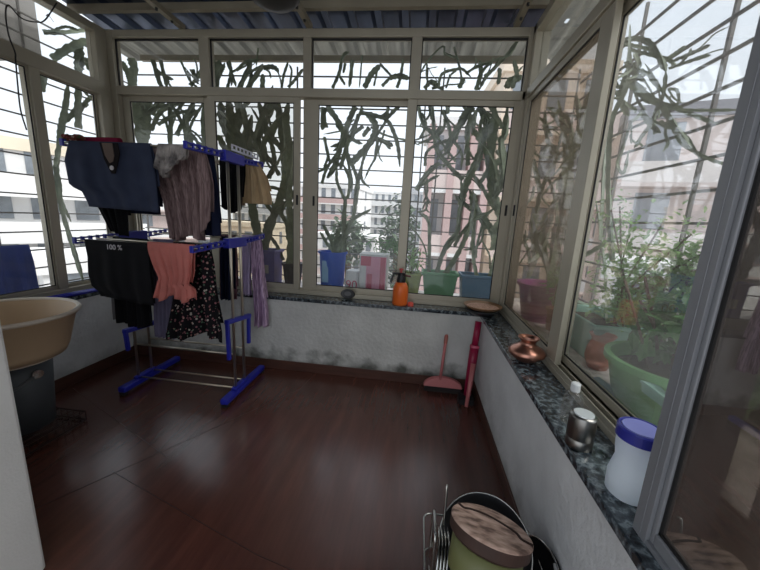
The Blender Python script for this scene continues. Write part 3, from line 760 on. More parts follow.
def potted(name, label, c, key=None, m=CACTUS):
    t = thing(name, label, 'potted plant', (c[0], c[1], PZ), 'pots on the grill ledge')
    if key: add_stems(t, key, m)
    return t
t = potted('potted_cactus', 'tall cactus in a purple square bucket with a pale sticker, behind the airer', (-1.42, 3.02), 'purple_bucket')
obj('pot', open_rect((-1.42, 3.02), .10, .10, PZ, 1.0, .9), P_PURPLE, t, bevel=.006)
obj('soil', bx(-1.505, -1.335, 2.935, 3.105, .90, .93), SOIL, t)
obj('sticker', bx(-1.46, -1.38, 2.921, 2.926, .78, .86), LABELM, t)
t = potted('potted_cactus', 'dark branching cactus in a small dark grey pot right of the purple bucket', (-1.18, 3.02), 'dark_pot')
round_pot(t, (-1.18, 3.02), .095, .07, .885, P_DARK)
t = potted('potted_cactus', 'spiky cactus in a bright blue bucket at the middle of the back window', (-.79, 3.03), 'blue_bucket')
obj('pot', open_pot((-.79, 3.03), .125, .105, PZ, 1.02, rim=.012), P_BLUE, t)
obj('soil', lathe((-.79, 3.03, 0), [(0, .95), (.11, .955), (.10, .93), (0, .92)], 28), SOIL, t)
obj('sticker', bx(-.86, -.80, 2.913, 2.918, .74, .94), mat('light_blue_panel', lin(140, 180, 214), .5), t)
t = potted('potted_cactus', 'thick climbing cactus in a green rectangular planter', (.22, 3.04), 'green_pot')
obj('pot', open_rect((.22, 3.04), .155, .10, PZ, .90, .8), P_GREEN, t, bevel=.006)
obj('soil', bx(.085, .355, 2.955, 3.125, .84, .865), SOIL, t)
t = potted('potted_cactus', 'crowded cactus in a blue-grey rectangular planter beside the right corner', (.56, 3.04), 'bluegrey_pot')
obj('pot', open_rect((.56, 3.04), .15, .10, PZ, .90, .85), P_GREY, t, bevel=.006)
obj('soil', bx(.43, .69, 2.955, 3.125, .84, .865), SOIL, t)

def leafy(bm, centre, ext, n, size, rng, droop=.4):
    for _ in range(n):
        while True:
            a = Vector((rng.uniform(-1,1), rng.uniform(-1,1), rng.uniform(-1,1)))
            if a.length < 1: break
        c = Vector(centre)+Vector((a.x*ext[0], a.y*ext[1], a.z*ext[2]))
        leaf(bm, c, rng, size*rng.uniform(.6, 1.3), droop)

def leaf(bm, c, rng, s, droop=.4, wide=.5):
    d = Vector((rng.uniform(-1,1), rng.uniform(-1,1), rng.uniform(-.7,.6)-droop*.3)).normalized()
    u = d.cross(Vector((0,0,1))); u = u.normalized() if u.length > .01 else Vector((1,0,0))
    nrm = u.cross(d).normalized()
    w = s*wide*.5
    p = [c, c+d*s*.35+u*w+nrm*s*.06, c+d*s*.75+u*w*.7, c+d*s-nrm*s*droop*.3, c+d*s*.75-u*w*.7, c+d*s*.35-u*w+nrm*s*.06]
    v = [bm.verts.new(q) for q in p]; mid = bm.verts.new(c+d*s*.5-nrm*s*.05)
    for k in range(6): bm.faces.new((v[k], v[(k+1) % 6], mid))

rng = random.Random(5)
t = potted('potted_shrub', 'small leafy plant in a yellow-green pot behind the orange sprayer', (-.03, 3.0))
round_pot(t, (-.03, 3.0), .085, .06, .875, P_LIME)
bm = B(); leafy(bm, (-.02, 3.0, 1.0), (.10, .08, .13), 70, .06, rng); obj('foliage', bm, LEAF, t)
bm = B()
for k in range(5): tube(bm, spline([(-.03, 3.0, .83), (-.03+rng.uniform(-.05,.05), 3.0+rng.uniform(-.04,.04), .96), (-.03+rng.uniform(-.09,.09), 3.0+rng.uniform(-.07,.07), 1.1)], 4), .004, 6)
obj('stem', bm, BARK, t)

# pink and white tin with a leafy plant behind it
RED = mat('crimson_print', lin(196, 74, 104), .5); PINK = mat('pink_print', lin(226, 150, 178), .5)
t = thing('square_tin', 'white and pink square tin with crimson print, right of the blue bucket', 'tin', (-.38, 2.96, PZ), 'pots on the grill ledge')
obj('body', rounded_box((-.38, 2.96), .125, .10, PZ, 1.02, .02), P_WHITE, t, bevel=.004)
obj('lid', rounded_box((-.38, 2.96), .128, .103, 1.02, 1.034, .02), P_WHITE, t)
FX = 2.8585
bm = B(); box(bm, -.44, -.262, FX, FX+.002, .69, 1.015); obj('print', bm, PINK, t)
bm = B(); box(bm, -.49, -.40, FX-.002, FX, .93, 1.015); box(bm, -.43, -.385, FX-.002, FX, .70, .86); box(bm, -.315, -.27, FX-.002, FX, .69, 1.01)
obj('print', bm, RED, t)
def text_mesh(name, s, size, m, parent, loc, rot=(pi/2, 0, 0), ext=.001):
    cu = bpy.data.curves.new(name, 'FONT'); cu.body = s; cu.size = size; cu.extrude = ext; cu.align_x = 'CENTER'
    tmp = bpy.data.objects.new(name+'_c', cu); COL.objects.link(tmp)
    dg = bpy.context.evaluated_depsgraph_get(); me = bpy.data.meshes.new_from_object(tmp.evaluated_get(dg))
    bpy.data.objects.remove(tmp)
    me.transform(Matrix.Translation(loc) @ Matrix.Rotation(rot[2], 4, 'Z') @ Matrix.Rotation(rot[1], 4, 'Y') @ Matrix.Rotation(rot[0], 4, 'X'))
    me.transform(Matrix.Translation(-BASE[parent.name]))
    me.materials.append(m)
    o = bpy.data.objects.new(name, me); COL.objects.link(o); o.parent = parent; BASE[o.name] = BASE[parent.name]
    return o
t = thing('cement_bag', 'pale bag printed with a red 90, between the blue bucket and the pink tin', 'bag', (-.575, 2.97, PZ), 'pots on the grill ledge')
obj('bag', rounded_box((-.575, 2.97), .062, .07, PZ, .865, .03, 1.08), P_WHITE, t, bevel=.01)
text_mesh('print', '90', .11, RED, t, (-.575, 2.893, .705))
t = potted('potted_shrub', 'drooping palm-leaved plant in a grey pot behind the pink tin', (-.36, 3.17))
round_pot(t, (-.36, 3.17), .085, .065, .93, P_DARK)
bm = B()
for k in range(8):
    a = rng.uniform(0, 2*pi); L_ = rng.uniform(.14, .24)
    P = spline([(-.36, 3.17, .9), (-.36+cos(a)*L_*.5, 3.17+sin(a)*L_*.22, 1.10+rng.uniform(0,.08)), (-.36+cos(a)*L_, 3.17+sin(a)*L_*.3, 1.04+rng.uniform(-.05,.06))], 6)
    for i, q in enumerate(P[3:]):
        leaf(bm, q, rng, .075, .5, .22)
    tube(bm, P, .004, 5)
obj('foliage', bm, LEAF_D, t)

# cactus grown over the grill, without a pot in sight
CABLE_PTS = [(-2.60, 2.319, 2.683), (-2.59, 2.218, 2.527), (-2.585, 2.153, 2.481), (-2.58, 2.067, 2.459), (-2.58, 2.006, 2.496), (-2.585, 1.987, 2.433), (-2.585, 1.987, 2.325), (-2.585, 2.007, 2.24), (-2.585, 2.004, 2.195), (-2.585, 1.995, 2.05), (-2.585, 1.99, 1.902), (-2.585, 2.007, 1.787)]
def climber(label, keys, loc, m=CACTUS):
    t = thing('climbing_cactus', label, 'cactus', loc, 'cactus climbing the grills')
    for k in keys: add_stems(t, k, m)
    return t
climber('long cactus stems hanging over the grill above the blue bucket', ['hanging_a', 'transom_a'], (-.6, 3.15, 1.3))
climber('dense cactus tangle high in the pane right of the airer', ['transom_b'], (-1.3, 3.15, 2.2))
climber('thin looping cactus stems hanging over the grill above the green planter', ['hanging_b', 'transom_c'], (.2, 3.15, 1.4))
climber('broad cactus trunks crowding the back left corner behind the hung clothes', ['left_back'], (-2.2, 3.1, 1.5))
climber('pale scalloped cactus stems seen through the left window', ['left_side'], (-2.86, 2.4, 1.4))
climber('looping cactus stems high in the big right pane against the sky', ['right_near'], (1.12, 1.6, 1.6))

# right ledge
t = potted('potted_cactus', 'thick dark cactus in a mauve bucket behind the mesh sash of the right window', (1.0, 2.62), 'right_far')
round_pot(t, (1.0, 2.62), .19, .14, .925, P_MAUVE, .014)
t = thing('planter_box', 'pale teal plastic planter box with tall grey-green stalks, behind the terracotta jar', 'planter', (1.08, 2.02, PZ), 'pots on the grill ledge')
obj('pot', open_rect((1.08, 2.02), .12, .24, PZ, .86, .9), P_TEAL, t, bevel=.006)
obj('soil', bx(.975, 1.185, 1.80, 2.24, .79, .815), SOIL, t)
add_stems(t, 'right_stalk', CACTUS_P)
t = thing('terracotta_jar', 'brown terracotta jar with a flared neck, left of the green tub', 'jar', (.985, 1.69, PZ), 'pots on the grill ledge')
obj('body', lathe((.985, 1.74, 0), [(0, PZ), (.045, PZ), (.066, .70), (.062, .745), (.048, .785), (.046, .80), (.062, .825), (.056, .825), (.04, .795), (.04, .76), (0, .75)], 30), P_TERRA, t, smooth=True)
t = thing('leafy_shrub', 'big leafy shrub growing in the large round green tub', 'potted plant', (1.03, 1.31, PZ), 'pots on the grill ledge')
obj('tub', open_pot((1.03, 1.31), .225, .175, PZ, .865, rim=.014, lip=.025, seg=48), P_TUB, t)
obj('soil', lathe((1.03, 1.31, 0), [(0, .815), (.12, .82), (.205, .81), (.19, .79), (0, .79)], 36), SOIL, t)
bm = B()
for k in range(9):
    a = rng.uniform(0, 2*pi); q = Vector((1.03+cos(a)*.08, 1.31+sin(a)*.08, .80))
    P = spline([q, q+Vector((cos(a)*.05, sin(a)*.06, .15)), q+Vector((cos(a)*.13, sin(a)*.18, rng.uniform(.2, .38)))], 6)
    tube(bm, P, .005, 6)
obj('branch', bm, BARK, t)
bm = B(); leafy(bm, (1.06, 1.34, 1.0), (.19, .27, .13), 210, .085, rng, .5); leafy(bm, (1.10, 1.40, .91), (.13, .2, .07), 80, .07, rng, .5)
obj('foliage', bm, LEAF_D, t)
t = thing('flowering_shrub', 'fine-leaved shrub filling the lower half of the big right pane', 'shrub', (1.14, 1.75, PZ))
bm = B(); tips = []
for k in range(12):
    a = rng.uniform(0, 2*pi)
    P = spline([(1.14+rng.uniform(-.03,.03), 1.75+rng.uniform(-.2,.2), PZ), (1.14+rng.uniform(-.05,.05), 1.75+rng.uniform(-.25,.25), 1.0), (1.14+rng.uniform(-.1,.1), 1.75+rng.uniform(-.42,.4), rng.uniform(1.1, 1.5))], 6)
    tube(bm, P, .0045, 6); tips += P[5:]
for k in range(4):
    P = spline([(1.14, 1.6, 1.2), (1.12, 1.4+rng.uniform(-.1,.1), 1.22+rng.uniform(-.1,.15)), (1.1, 1.15+rng.uniform(-.1,.1), 1.15+rng.uniform(-.1,.2))], 5); tube(bm, P, .004, 6); tips += P[2:]
obj('branch', bm, BARK, t)
bm = B()
for q in tips:
    for k in range(16): leaf(bm, q+Vector((rng.gauss(0,.035), rng.gauss(0,.05), rng.gauss(0,.05))), rng, rng.uniform(.022, .045), .3, .55)
leafy(bm, (1.14, 1.90, 1.05), (.10, .36, .42), 620, .034, rng); leafy(bm, (1.12, 1.45, 1.12), (.10, .35, .22), 260, .032, rng)
obj('foliage', bm, LEAF, t)
t = thing('leafy_shrub', 'low green plant with small leaves between the mauve bucket and the teal planter', 'shrub', (1.0, 2.36, PZ), 'pots on the grill ledge')
round_pot(t, (1.0, 2.36), .06, .05, .80, P_TERRA)
bm = B(); leafy(bm, (1.0, 2.36, .97), (.10, .10, .14), 130, .045, rng); obj('foliage', bm, LEAF, t)
bm = B()
for k in range(4): tube(bm, spline([(1.0, 2.36, .74), (1.0+rng.uniform(-.03,.03), 2.36+rng.uniform(-.03,.03), .9), (1.0+rng.uniform(-.06,.06), 2.36+rng.uniform(-.06,.06), 1.04)], 4), .004, 6, )
obj('stem', bm, BARK, t)
t = thing('plastic_tray', 'pale green plastic tray tilted against the front of the large green tub', 'tray', (.845, 1.12, PZ), 'pots on the grill ledge')
bm = open_rect((0, 0), .05, .10, 0, .035, .9, .006, .004, .008)
bmesh.ops.transform(bm, matrix=Matrix.Translation((.855, 1.06, .80)) @ Matrix.Rotation(radians(12), 4, 'Y'), verts=bm.verts)
obj('tray', bm, P_TEAL, t)
obj('leg', bx(.835, .875, 1.01, 1.11, PZ, .80), P_TUB, t, label='green block under the tray')
t = thing('plastic_bottle', 'pale blue-white plastic bottle with a green cap lying at the foot of the green tub', 'bottle', (.86, 1.38, PZ))
obj('body', lathe((.835, 1.46, PZ+.036), [(0, 0), (.035, .002), (.036, .10), (.014, .13), (.014, .145)], 20, axis=(.12, -1, .0)), plastic('milky_plastic', lin(190, 208, 222), trans=.5), t, smooth=True)
obj('cap', lathe((.8525, 1.316, PZ+.036), [(.017, 0), (.017, .022), (0, .022)], 16, axis=(.12, -1, 0)), P_TUB, t)

# ------------------------------------------------------------------ drying cloth and neighbour's slab on the left side
# (see clothes section for the cloth)
CONC = mat('weathered_concrete', lin(150, 146, 142), .9, var=.15, scale=2, bump=.3, bscale=15)
t = thing('concrete_overhang', 'grey concrete overhang of the house outside the top left pane', 'overhang', (-3.4, 1.9, 2.4))
bm = prism(B(), [(-4.2, .9), (-3.0, .9), (-3.0, 2.515), (-4.2, 2.515)], 2.40, 2.95); obj('slab', bm, CONC, t, bevel=.01)
CABLE = mat('black_cable', lin(26, 26, 28), .6)
t = thing('cable', 'thin black cable looping down inside the left window', 'cable', (-2.58, 1.95, 2.3))
P = spline(CABLE_PTS, 8)
obj('wire', tube(B(), P, .004, 6), CABLE, t)
bm = B()
for k in range(7): rod((-2.60, 2.25, 2.58), (-2.60+rng.uniform(-.01,.03), 2.25+rng.uniform(-.05,.05), 2.58+rng.uniform(-.05,.03)), .0015, 4, bm)
obj('frayed_end', bm, CABLE, t)

# ------------------------------------------------------------------ houses, trees and ground outside
WINM = mat('far_window', lin(124, 130, 136), .3, var=.3, scale=2); RAILM = mat('far_rail', lin(120, 112, 110), .6)
def building(label, cx, cy, w, d, z0, z1, rot, wallm, cols, rows, fh=2.9, band=None, wm=WINM, balcony=True, ww=.5, pil=None, pilm=None, top=None, roofm=None, group=None):
    t = thing('apartment_building', label, 'building', (cx, cy, z0), group)
    t.rotation_euler.z = rot
    def P(name, bm, m, **k):
        bmesh.ops.recalc_face_normals(bm, faces=bm.faces)
        me = bpy.data.meshes.new(name); bm.to_mesh(me); bm.free(); me.materials.append(m)
        o = bpy.data.objects.new(name, me); COL.objects.link(o); o.parent = t; return o
    h = z1-z0
    P('wall', bx(-w/2, w/2, -d/2, d/2, 0, h), wallm)
    bm = B()
    box(bm, -w/2-.15, w/2+.15, -d/2-.15, d/2+.15, h, h+.5)
    P('parapet', bm, roofm or wallm)
    win = None; cw = w/cols
    for r in range(rows):
        zz = h-(r+1)*fh+1.0
        if zz < 0: continue
        if balcony:
            bm = bx(-w/2, w/2, -d/2-.9, -d/2, zz-1.0, zz-.85)
            P('balcony_slab', bm, wallm)
            P('balcony_rail', bx(-w/2, w/2, -d/2-.9, -d/2-.84, zz-.85, zz-.1), band or wallm)
        for c in range(cols):
            x = -w/2+(c+.5)*cw
            if win is None:
                win = P('window', bx(-cw*ww/2, cw*ww/2, -.05, .03, 0, 1.4), wm); o = win
            else:
                o = win.copy(); COL.objects.link(o); o.parent = t
            o.location = (x, -d/2, zz)
        if d > 3:
            o = win.copy(); COL.objects.link(o); o.parent = t; o.location = (w/2, 0, zz); o.rotation_euler.z = pi/2
    for x in (pil or ()): P('pilaster', bx(x-.14, x+.14, -d/2-.95, -d/2-.0, 0, h), pilm)
    if top:
        P('roof_tank', bx(-w*.2, w*.05, -d*.2, d*.2, h+.5, h+.5+top), wallm)
    return t
def hazed_wall(name, c): return mat(name, c, .85, var=.08, scale=.6)  # distance haze is put into these pale wall colours
WIN_PALE = mat('pale_far_window', lin(156, 160, 166), .3, var=.2, scale=2)
H_WHITE = hazed_wall('house_white', lin(226, 224, 222)); H_CREAM = hazed_wall('house_cream', lin(226, 212, 190)); H_PINK = hazed_wall('house_pink', lin(208, 190, 184))
H_GREY = hazed_wall('house_grey', lin(178, 178, 180)); H_BEIGE = hazed_wall('house_beige', lin(224, 208, 190)); H_ROSE = hazed_wall('house_rose', lin(188, 160, 156)); H_DARK = hazed_wall('house_dark', lin(150, 150, 156))
G = -18
T_ = 'apartment blocks behind the grill'
building('white apartment block with mauve balcony bands, seen right above the blue bucket', -13.0, 52, 9, 8, G, 5.2, -.1, H_WHITE, 6, 8, band=H_ROSE, top=1.5, fh=2.3, ww=.42)
building('white apartment tower in haze-pale colour right of the block with mauve balconies', -7.6, 74, 8, 8, G, 6.2, .1, H_WHITE, 6, 8, top=2, fh=2.4, ww=.42)
building('grey slab tower behind the trees at the middle pane', -.9, 62, 5, 8, G, 5.6, 0, H_GREY, 5, 9, top=1, fh=2.2, ww=.5)
building('pale block far behind the brown trousers on the airer', -27, 60, 12, 8, G, 3.2, -.2, H_WHITE, 8, 7, band=H_GREY, fh=2.3, ww=.42)
building('low cream house beyond the dark grey pot', -20, 38, 7, 6, G, -.4, .1, H_CREAM, 4, 4)
building('low pale house roof below the middle pane skyline', -8.5, 40, 8, 5, G, -1.2, -.15, H_WHITE, 6, 5, band=H_PINK, fh=2.2, ww=.42)
building('cream apartment block beyond the hung navy top', -46, 58, 16, 9, G, 5, -.5, H_CREAM, 6, 6)
building('pink-brown apartment block filling the view above the green planter', 1.35, 16.5, 2.6, 3, G, 5.1, 0, H_WHITE, 3, 7, band=H_PINK, fh=2.6, pil=(-1.1, -.25, .55, 1.15), pilm=H_ROSE, ww=.6)
t = building('tall cream apartment block beyond the crowded cactus in the right corner', 5.2, 17.8, 4.4, 4, G, 7.6, .05, H_BEIGE, 3, 8, band=H_PINK, fh=2.6)
building('tall pinkish block with grilled windows beyond the mesh sash', 9.6, 25.5, 4.8, 5, G, 8.0, .25, H_PINK, 3, 8, band=H_GREY, fh=2.7)
# the pale pink house with a flat dark-edged roof
building('pale pink flat-roofed house with dark roof edge beyond the big right pane', 12.0, 15.6, 7.4, 4, G, 5.6, .36-.7, hazed_wall('house_pale_pink', lin(224, 210, 205)), 3, 8, fh=2.55, roofm=H_DARK, band=hazed_wall('house_white_band', lin(236, 228, 224)), ww=.45, wm=WIN_PALE)
building('low white shed roof beyond the fine-leaved shrub', 8.2, 9.4, 5.4, 3, G, .1, -.5, H_WHITE, 3, 5, fh=2.3, band=H_WHITE)
building('pale block with barred windows below, beyond the green tub', 15.5, 8.6, 4.6, 3, G, 1.2, -1.0, H_BEIGE, 3, 5, fh=2.3)
building('white house with a cream top floor and rows of windows beyond the left window', -19.5, 13.2, 10, 5, G, 3.3, 1.05, H_WHITE, 7, 7, band=H_WHITE, fh=1.9, roofm=H_CREAM, ww=.6)
building('sunlit white terrace house lower left beyond the left window', -12.5, 12.6, 5, 4, G, -1.1, .95, H_WHITE, 3, 5, band=H_WHITE, fh=1.9)
building('pinkish house beyond the left corner behind the navy top', -24, 28.6, 9, 5, G, 3.2, .7, H_PINK, 4, 6, band=H_WHITE, fh=2.3)
struct('ground', bx(-160, 160, -60, 220, G-.5, G), mat('ground_dust', lin(170, 164, 156), .95, var=.2, scale=.2))
TREE = mat('tree_leaves', lin(96, 110, 92), .7, var=.4, scale=1.2, trans=.2)
def tree(label, x, y, z, r, h, n):
    t = thing('tree', label, 'tree', (x, y, G))
    obj('trunk', tube(B(), [(x, y, G), (x+.2, y, (G+z)/2), (x, y, z)], .3, 8), BARK, t)
    bm = B(); leafy(bm, (x, y, z), (r, r, h), n, .8, rng, .4); obj('crown', bm, TREE, t)
tree('dark grey-green tree below the grey slab tower', -1.9, 30, -.6, 1.9, 4.4, 420)
tree('bushy tree left of the dark tree, above the palm-leaved plant', -6.4, 30, -1.0, 1.7, 2.6, 420)
tree('green tree low behind the fine-leaved shrub at right', 4.6, 6.4, -1.0, 1.4, 1.3, 300)
# ------------------------------------------------------------------ clothes airer
RX, LX, PA, PB = -1.25, -2.03, 2.085, 2.21
air = thing('clothes_airer', 'two-tier clothes airer with royal blue plastic arms and steel rods, full of washing', 'clothes airer', (-1.65, 2.15, 0))
UZ, MZ = 1.685, 1.135
for x in (RX, LX):
    bm = B()
    outline = [(x-.028, 1.93), (x+.028, 1.93), (x+.024, 2.50), (x-.024, 2.50)]
    prism(bm, outline, .022, .062); box(bm, x-.02, x+.02, PA-.03, PB+.03, .062, .085)
    f = obj('foot', bm, BLUE, air, bevel=.008)
    for y in (1.95, 2.48): obj('foot_pad', bx(x-.02, x+.02, y-.02, y+.02, 0, .022), GASKET, f)
    for y in (PA, PB): obj('post', rod((x, y, .06), (x, y, UZ+.02), .0095, 12), STEEL_R, air, smooth=True)
    # hanging blue bracket of the folded third tier
    zf, zr_, dr, db = (.60, .56, .28, .22) if x == RX else (.46, .44, .15, .12)
    bm = B(); obox(bm, (x, 2.0, zf), (x, 2.31, zr_), .032, .032); obox(bm, (x, 2.012, zf), (x, 2.02, zf-dr), .024, .026, (0, 1, 0)); obox(bm, (x, 2.298, zr_), (x, 2.29, zr_-db), .024, .026, (0, 1, 0))
    obj('folded_bracket', bm, BLUE, air, bevel=.004)
    # arms of both tiers: hub, ladder arm with hooks
    for z, tier in ((UZ, 0), (MZ, 1)):
        bm = B(); zf, zb = z-.015, z+.02
        box(bm, x-.022, x+.022, PA-.05, PB+.05, z-.035, z+.03)
        for y0, y1, za, zb2 in ((1.70 if x == RX else 1.742, PA-.05, zf, z), (PB+.05, 2.56, z, zb)):
            for dz in (-.014, .014): obox(bm, (x, y0, za+dz), (x, y1, zb2+dz), .022, .009)
            for k in range(7):
                t = k/6; y = y0+(y1-y0)*t; zz = za+(zb2-za)*t
                box(bm, x-.011, x+.011, y-.006, y+.006, zz-.018, zz+.022)
        obj('arm', bm, BLUE, air, bevel=.003)
for z in (UZ, MZ):
    for y in (1.75, 1.80, 1.88, 1.96, 2.34, 2.42, 2.50, 2.55):
        zz = z-.015*(2.085-y)/.385 if y < 2.1 else z+.02*(y-2.21)/.35
        obj('rod', rod((LX, y, zz), (RX, y, zz), .0048, 8), STEEL_R, air, smooth=True)
for z in (.072, .335):
    for y in (PA, PB): obj('cross_rod', rod((LX, y, z), (RX, y, z), .006, 8), STEEL_R, air, smooth=True)

def rz(tier, y):
    z = (UZ, MZ)[tier]
    return (z-.015*(2.085-y)/.385 if y < 2.1 else z+.02*(y-2.21)/.35)+.0048

# ------------------------------------------------------------------ washing
def cloth(name, c, var=.12, trans=.12, rough=.9): return mat(name, c, rough, var=var, scale=9, bump=.12, bscale=160, trans=trans, spec=.2)
C_NAVY = cloth('navy_jersey', lin(58, 65, 86)); C_DKNAVY = cloth('dark_navy_cotton', lin(28, 34, 58)); C_BLACK = cloth('black_cotton', lin(22, 22, 25), trans=.02)
C_MAUVE = ramp_mat('mauve_crinkle', [(.35, lin(104, 84, 84)), (.6, lin(146, 124, 122))], 26, .9, stretch=(6, 6, .5), spec=.2)
C_SHEER = ramp_mat('grey_print_chiffon', [(.38, lin(84, 80, 80)), (.5, lin(150, 144, 140)), (.62, lin(178, 170, 164))], 14, .9, spec=.2)
C_TAN = cloth('tan_cotton', lin(206, 180, 142), trans=.25); C_BROWN = cloth('brown_cotton', lin(142, 120, 100))
C_SALMON = cloth('salmon_cotton', lin(208, 126, 116), trans=.15); C_MAROON = cloth('maroon_cotton', lin(128, 24, 58))
C_LILAC = cloth('lilac_satin', lin(216, 198, 232), trans=.25, rough=.5); C_PURPLE = ramp_mat('purple_stripe_satin', [(.42, lin(124, 96, 128)), (.55, lin(200, 170, 200))], 20, .5, stretch=(7, 7, .4))
C_GREYLIL = cloth('grey_lilac_jersey', lin(126, 120, 146)); C_GREY = cloth('grey_cotton', lin(124, 122, 124)); C_BLUE = cloth('blue_cotton', lin(54, 76, 160), trans=.2)
def floral(name, base, cols, scale):
    m = bpy.data.materials.new(name); m.use_nodes = True
    nt = m.node_tree; N = nt.nodes; L = nt.links; b = N['Principled BSDF']; b.inputs['Roughness'].default_value = .9; b.inputs['Specular IOR Level'].default_value = .2
    tc = N.new('ShaderNodeTexCoord'); v = N.new('ShaderNodeTexVoronoi'); v.inputs['Scale'].default_value = scale
    L.new(tc.outputs['Object'], v.inputs['Vector'])
    sep = N.new('ShaderNodeSeparateColor'); L.new(v.outputs['Color'], sep.inputs[0])
    r = N.new('ShaderNodeValToRGB'); r.color_ramp.interpolation = 'CONSTANT'; e = r.color_ramp.elements
    while len(e) < len(cols): e.new(.5)
    for i, (p, c) in enumerate(cols): e[i].position = p; e[i].color = c
    L.new(sep.outputs[0], r.inputs[0])
    lt = N.new('ShaderNodeMath'); lt.operation = 'LESS_THAN'; lt.inputs[1].default_value = .40; L.new(v.outputs['Distance'], lt.inputs[0])
    mx = N.new('ShaderNodeMix'); mx.data_type = 'RGBA'; mx.inputs['A'].default_value = base
    L.new(lt.outputs[0], mx.inputs['Factor']); L.new(r.outputs[0], mx.inputs['B']); L.new(mx.outputs['Result'], b.inputs['Base Color'])
    return m
C_FLORAL = floral('black_floral', lin(20, 18, 22), [(0, lin(22, 20, 24)), (.30, lin(140, 90, 96)), (.58, lin(180, 170, 160)), (.68, lin(78, 104, 84)), (.8, lin(22, 20, 24)), (.92, lin(170, 130, 122))], 58)
C_SCRUNCH = floral('floral_scrunch', lin(110, 60, 50), [(0, lin(70, 84, 60)), (.4, lin(170, 150, 140)), (.7, lin(150, 80, 80))], 60)

def drape(name, m, y, z, xl, xr, front, back, amp=.012, freq=5., seed=0, nx=44, thick=.003, parent=None, hem=None, label=None, flare=1., off=.007):
    """cloth folded over a rod along x at (y, z): xl(d), xr(d) give the side edges at a drop d; hem(s) adds to the front length"""
    fl = (lambda d: xl) if not callable(xl) else xl; fr = (lambda d: xr) if not callable(xr) else xr
    rg = random.Random(seed); ph = [rg.uniform(0, 6.28) for _ in range(4)]
    bm = B(); rows = []
    nf = max(8, int(front/.02)); nb = max(3, int(back/.03))
    path = [('f', front*(1-i/nf)) for i in range(nf)]+[('t', a) for a in (-60, -20, 20, 60)]+[('b', back*(i+1)/nb) for i in range(nb)]
    for kind, q in path:
        row = []
        for i in range(nx+1):
            s = i/nx
            if kind == 't': yy = y+sin(radians(q))*off; zz = z+cos(radians(q))*off*.7; d = 0
            else:
                L0 = front if kind == 'f' else back
                d = q*(1+((hem(s)/front) if (hem and kind == 'f') else 0))
                k = min(1, d/.12)*(1+.6*d/.4*flare)
                w = amp*k*(sin(freq*6.28*s+ph[0]+d*1.5)+.5*sin(freq*2.3*6.28*s+ph[1])+.35*sin(freq*.6*6.28*s+ph[2]-d*3))
                yy = y+(-off if kind == 'f' else off)+w*(1 if kind == 'f' else .5)-(amp*.6*k if kind == 'f' else -amp*.4*k)
                zz = z-d
            x = fl(d)+(fr(d)-fl(d))*s+amp*.35*min(1, d/.1)*sin(freq*6.28*s+ph[3])
            row.append(bm.verts.new((x, yy, zz)))
        rows.append(row)
    for a, b in zip(rows, rows[1:]):
        for k in range(nx): bm.faces.new((a[k], a[k+1], b[k+1], b[k]))
    base = ((fl(0)+fr(0))/2, y, z)
    o = obj(name, bm, m, parent, base=base, smooth=True, solid=thick, label=label)
    return o

def lerp_pts(P):
    def f(d):
        for (a, va), (b, vb) in zip(P, P[1:]):
            if d <= b: return va+(vb-va)*max(0, (d-a))/(b-a)
        return P[-1][1]
    return f

WG = 'washing on the airer'
# upper tier
y = 1.75; z = rz(0, y)
t = thing('t_shirt', 'navy blue short-sleeved top hung wide over the front upper rod', 'top', (-1.73, y, z), WG)
drape('body', C_NAVY, y, z, lerp_pts([(0, -1.985), (.10, -2.03), (.24, -2.02), (.265, -1.945), (.34, -1.91), (.4, -1.90)]), lerp_pts([(0, -1.49), (.15, -1.462), (.36, -1.458)]), .352, .22, .005, 2.4, 3, parent=t, hem=lambda s: .012*s)
C_NECK = cloth('grey_brown_lining', lin(112, 98, 90)); C_TRIM = cloth('black_neck_trim', lin(34, 30, 32))
bm = B()
def patch(bm, outl, y0, y1):
    a = [bm.verts.new((x, y0, zz)) for x, zz in outl]; b = [bm.verts.new((x, y1, zz)) for x, zz in outl]; n = len(a)
    bm.faces.new(a); bm.faces.new(b[::-1])
    for k in range(n): bm.faces.new((a[k], a[(k+1) % n], b[(k+1) % n], b[k]))
nk = [(-1.775, z-.004), (-1.665, z-.004), (-1.66, z-.06), (-1.68, z-.12), (-1.70, z-.165), (-1.72, z-.165), (-1.757, z-.09)]
patch(bm, nk, 1.722, 1.727); obj('neck_trim', bm, C_TRIM, t, label='dark V-shaped neck trim')
bm = B(); patch(bm, [(-1.757, z-.006), (-1.695, z-.006), (-1.69, z-.07), (-1.70, z-.10), (-1.722, z-.11), (-1.745, z-.07)], 1.718, 1.722); obj('neck_lining', bm, C_NECK, t, label='grey-brown lining showing in the neck')
obj('button', lathe((-1.71, 1.720, z-.135), [(0, 0), (.012, .001), (.012, .004), (0, .005)], 14, axis=(0, -1, 0)), LABELM, t)
tag(drape('blouse', C_SHEER, 1.752, rz(0, 1.75), -1.445, lerp_pts([(0, -1.275), (.06, -1.28), (.13, -1.33)]), .125, .07, .016, 6, 5, hem=lambda s: .05*sin(s*5)), 'crumpled grey printed chiffon blouse next to the navy top on the front upper rod', 'blouse', WG)
t = thing('scarf', 'small crumpled floral scarf at the left end of the upper rods', 'scarf', (-2.02, 1.80, rz(0, 1.80)), WG)
bm = B()
for k in range(7):
    a = k*.9; P = [Vector((-2.05+.018*k+.012*sin(a), 1.775+.012*cos(a*1.7), rz(0, 1.80)+.012+.018*abs(sin(a*1.3)))) for a in [k*.9+j*.35 for j in range(6)]]
    tube(bm, P, .014, 7)
obj('folds', bm, C_SCRUNCH, t, smooth=True)
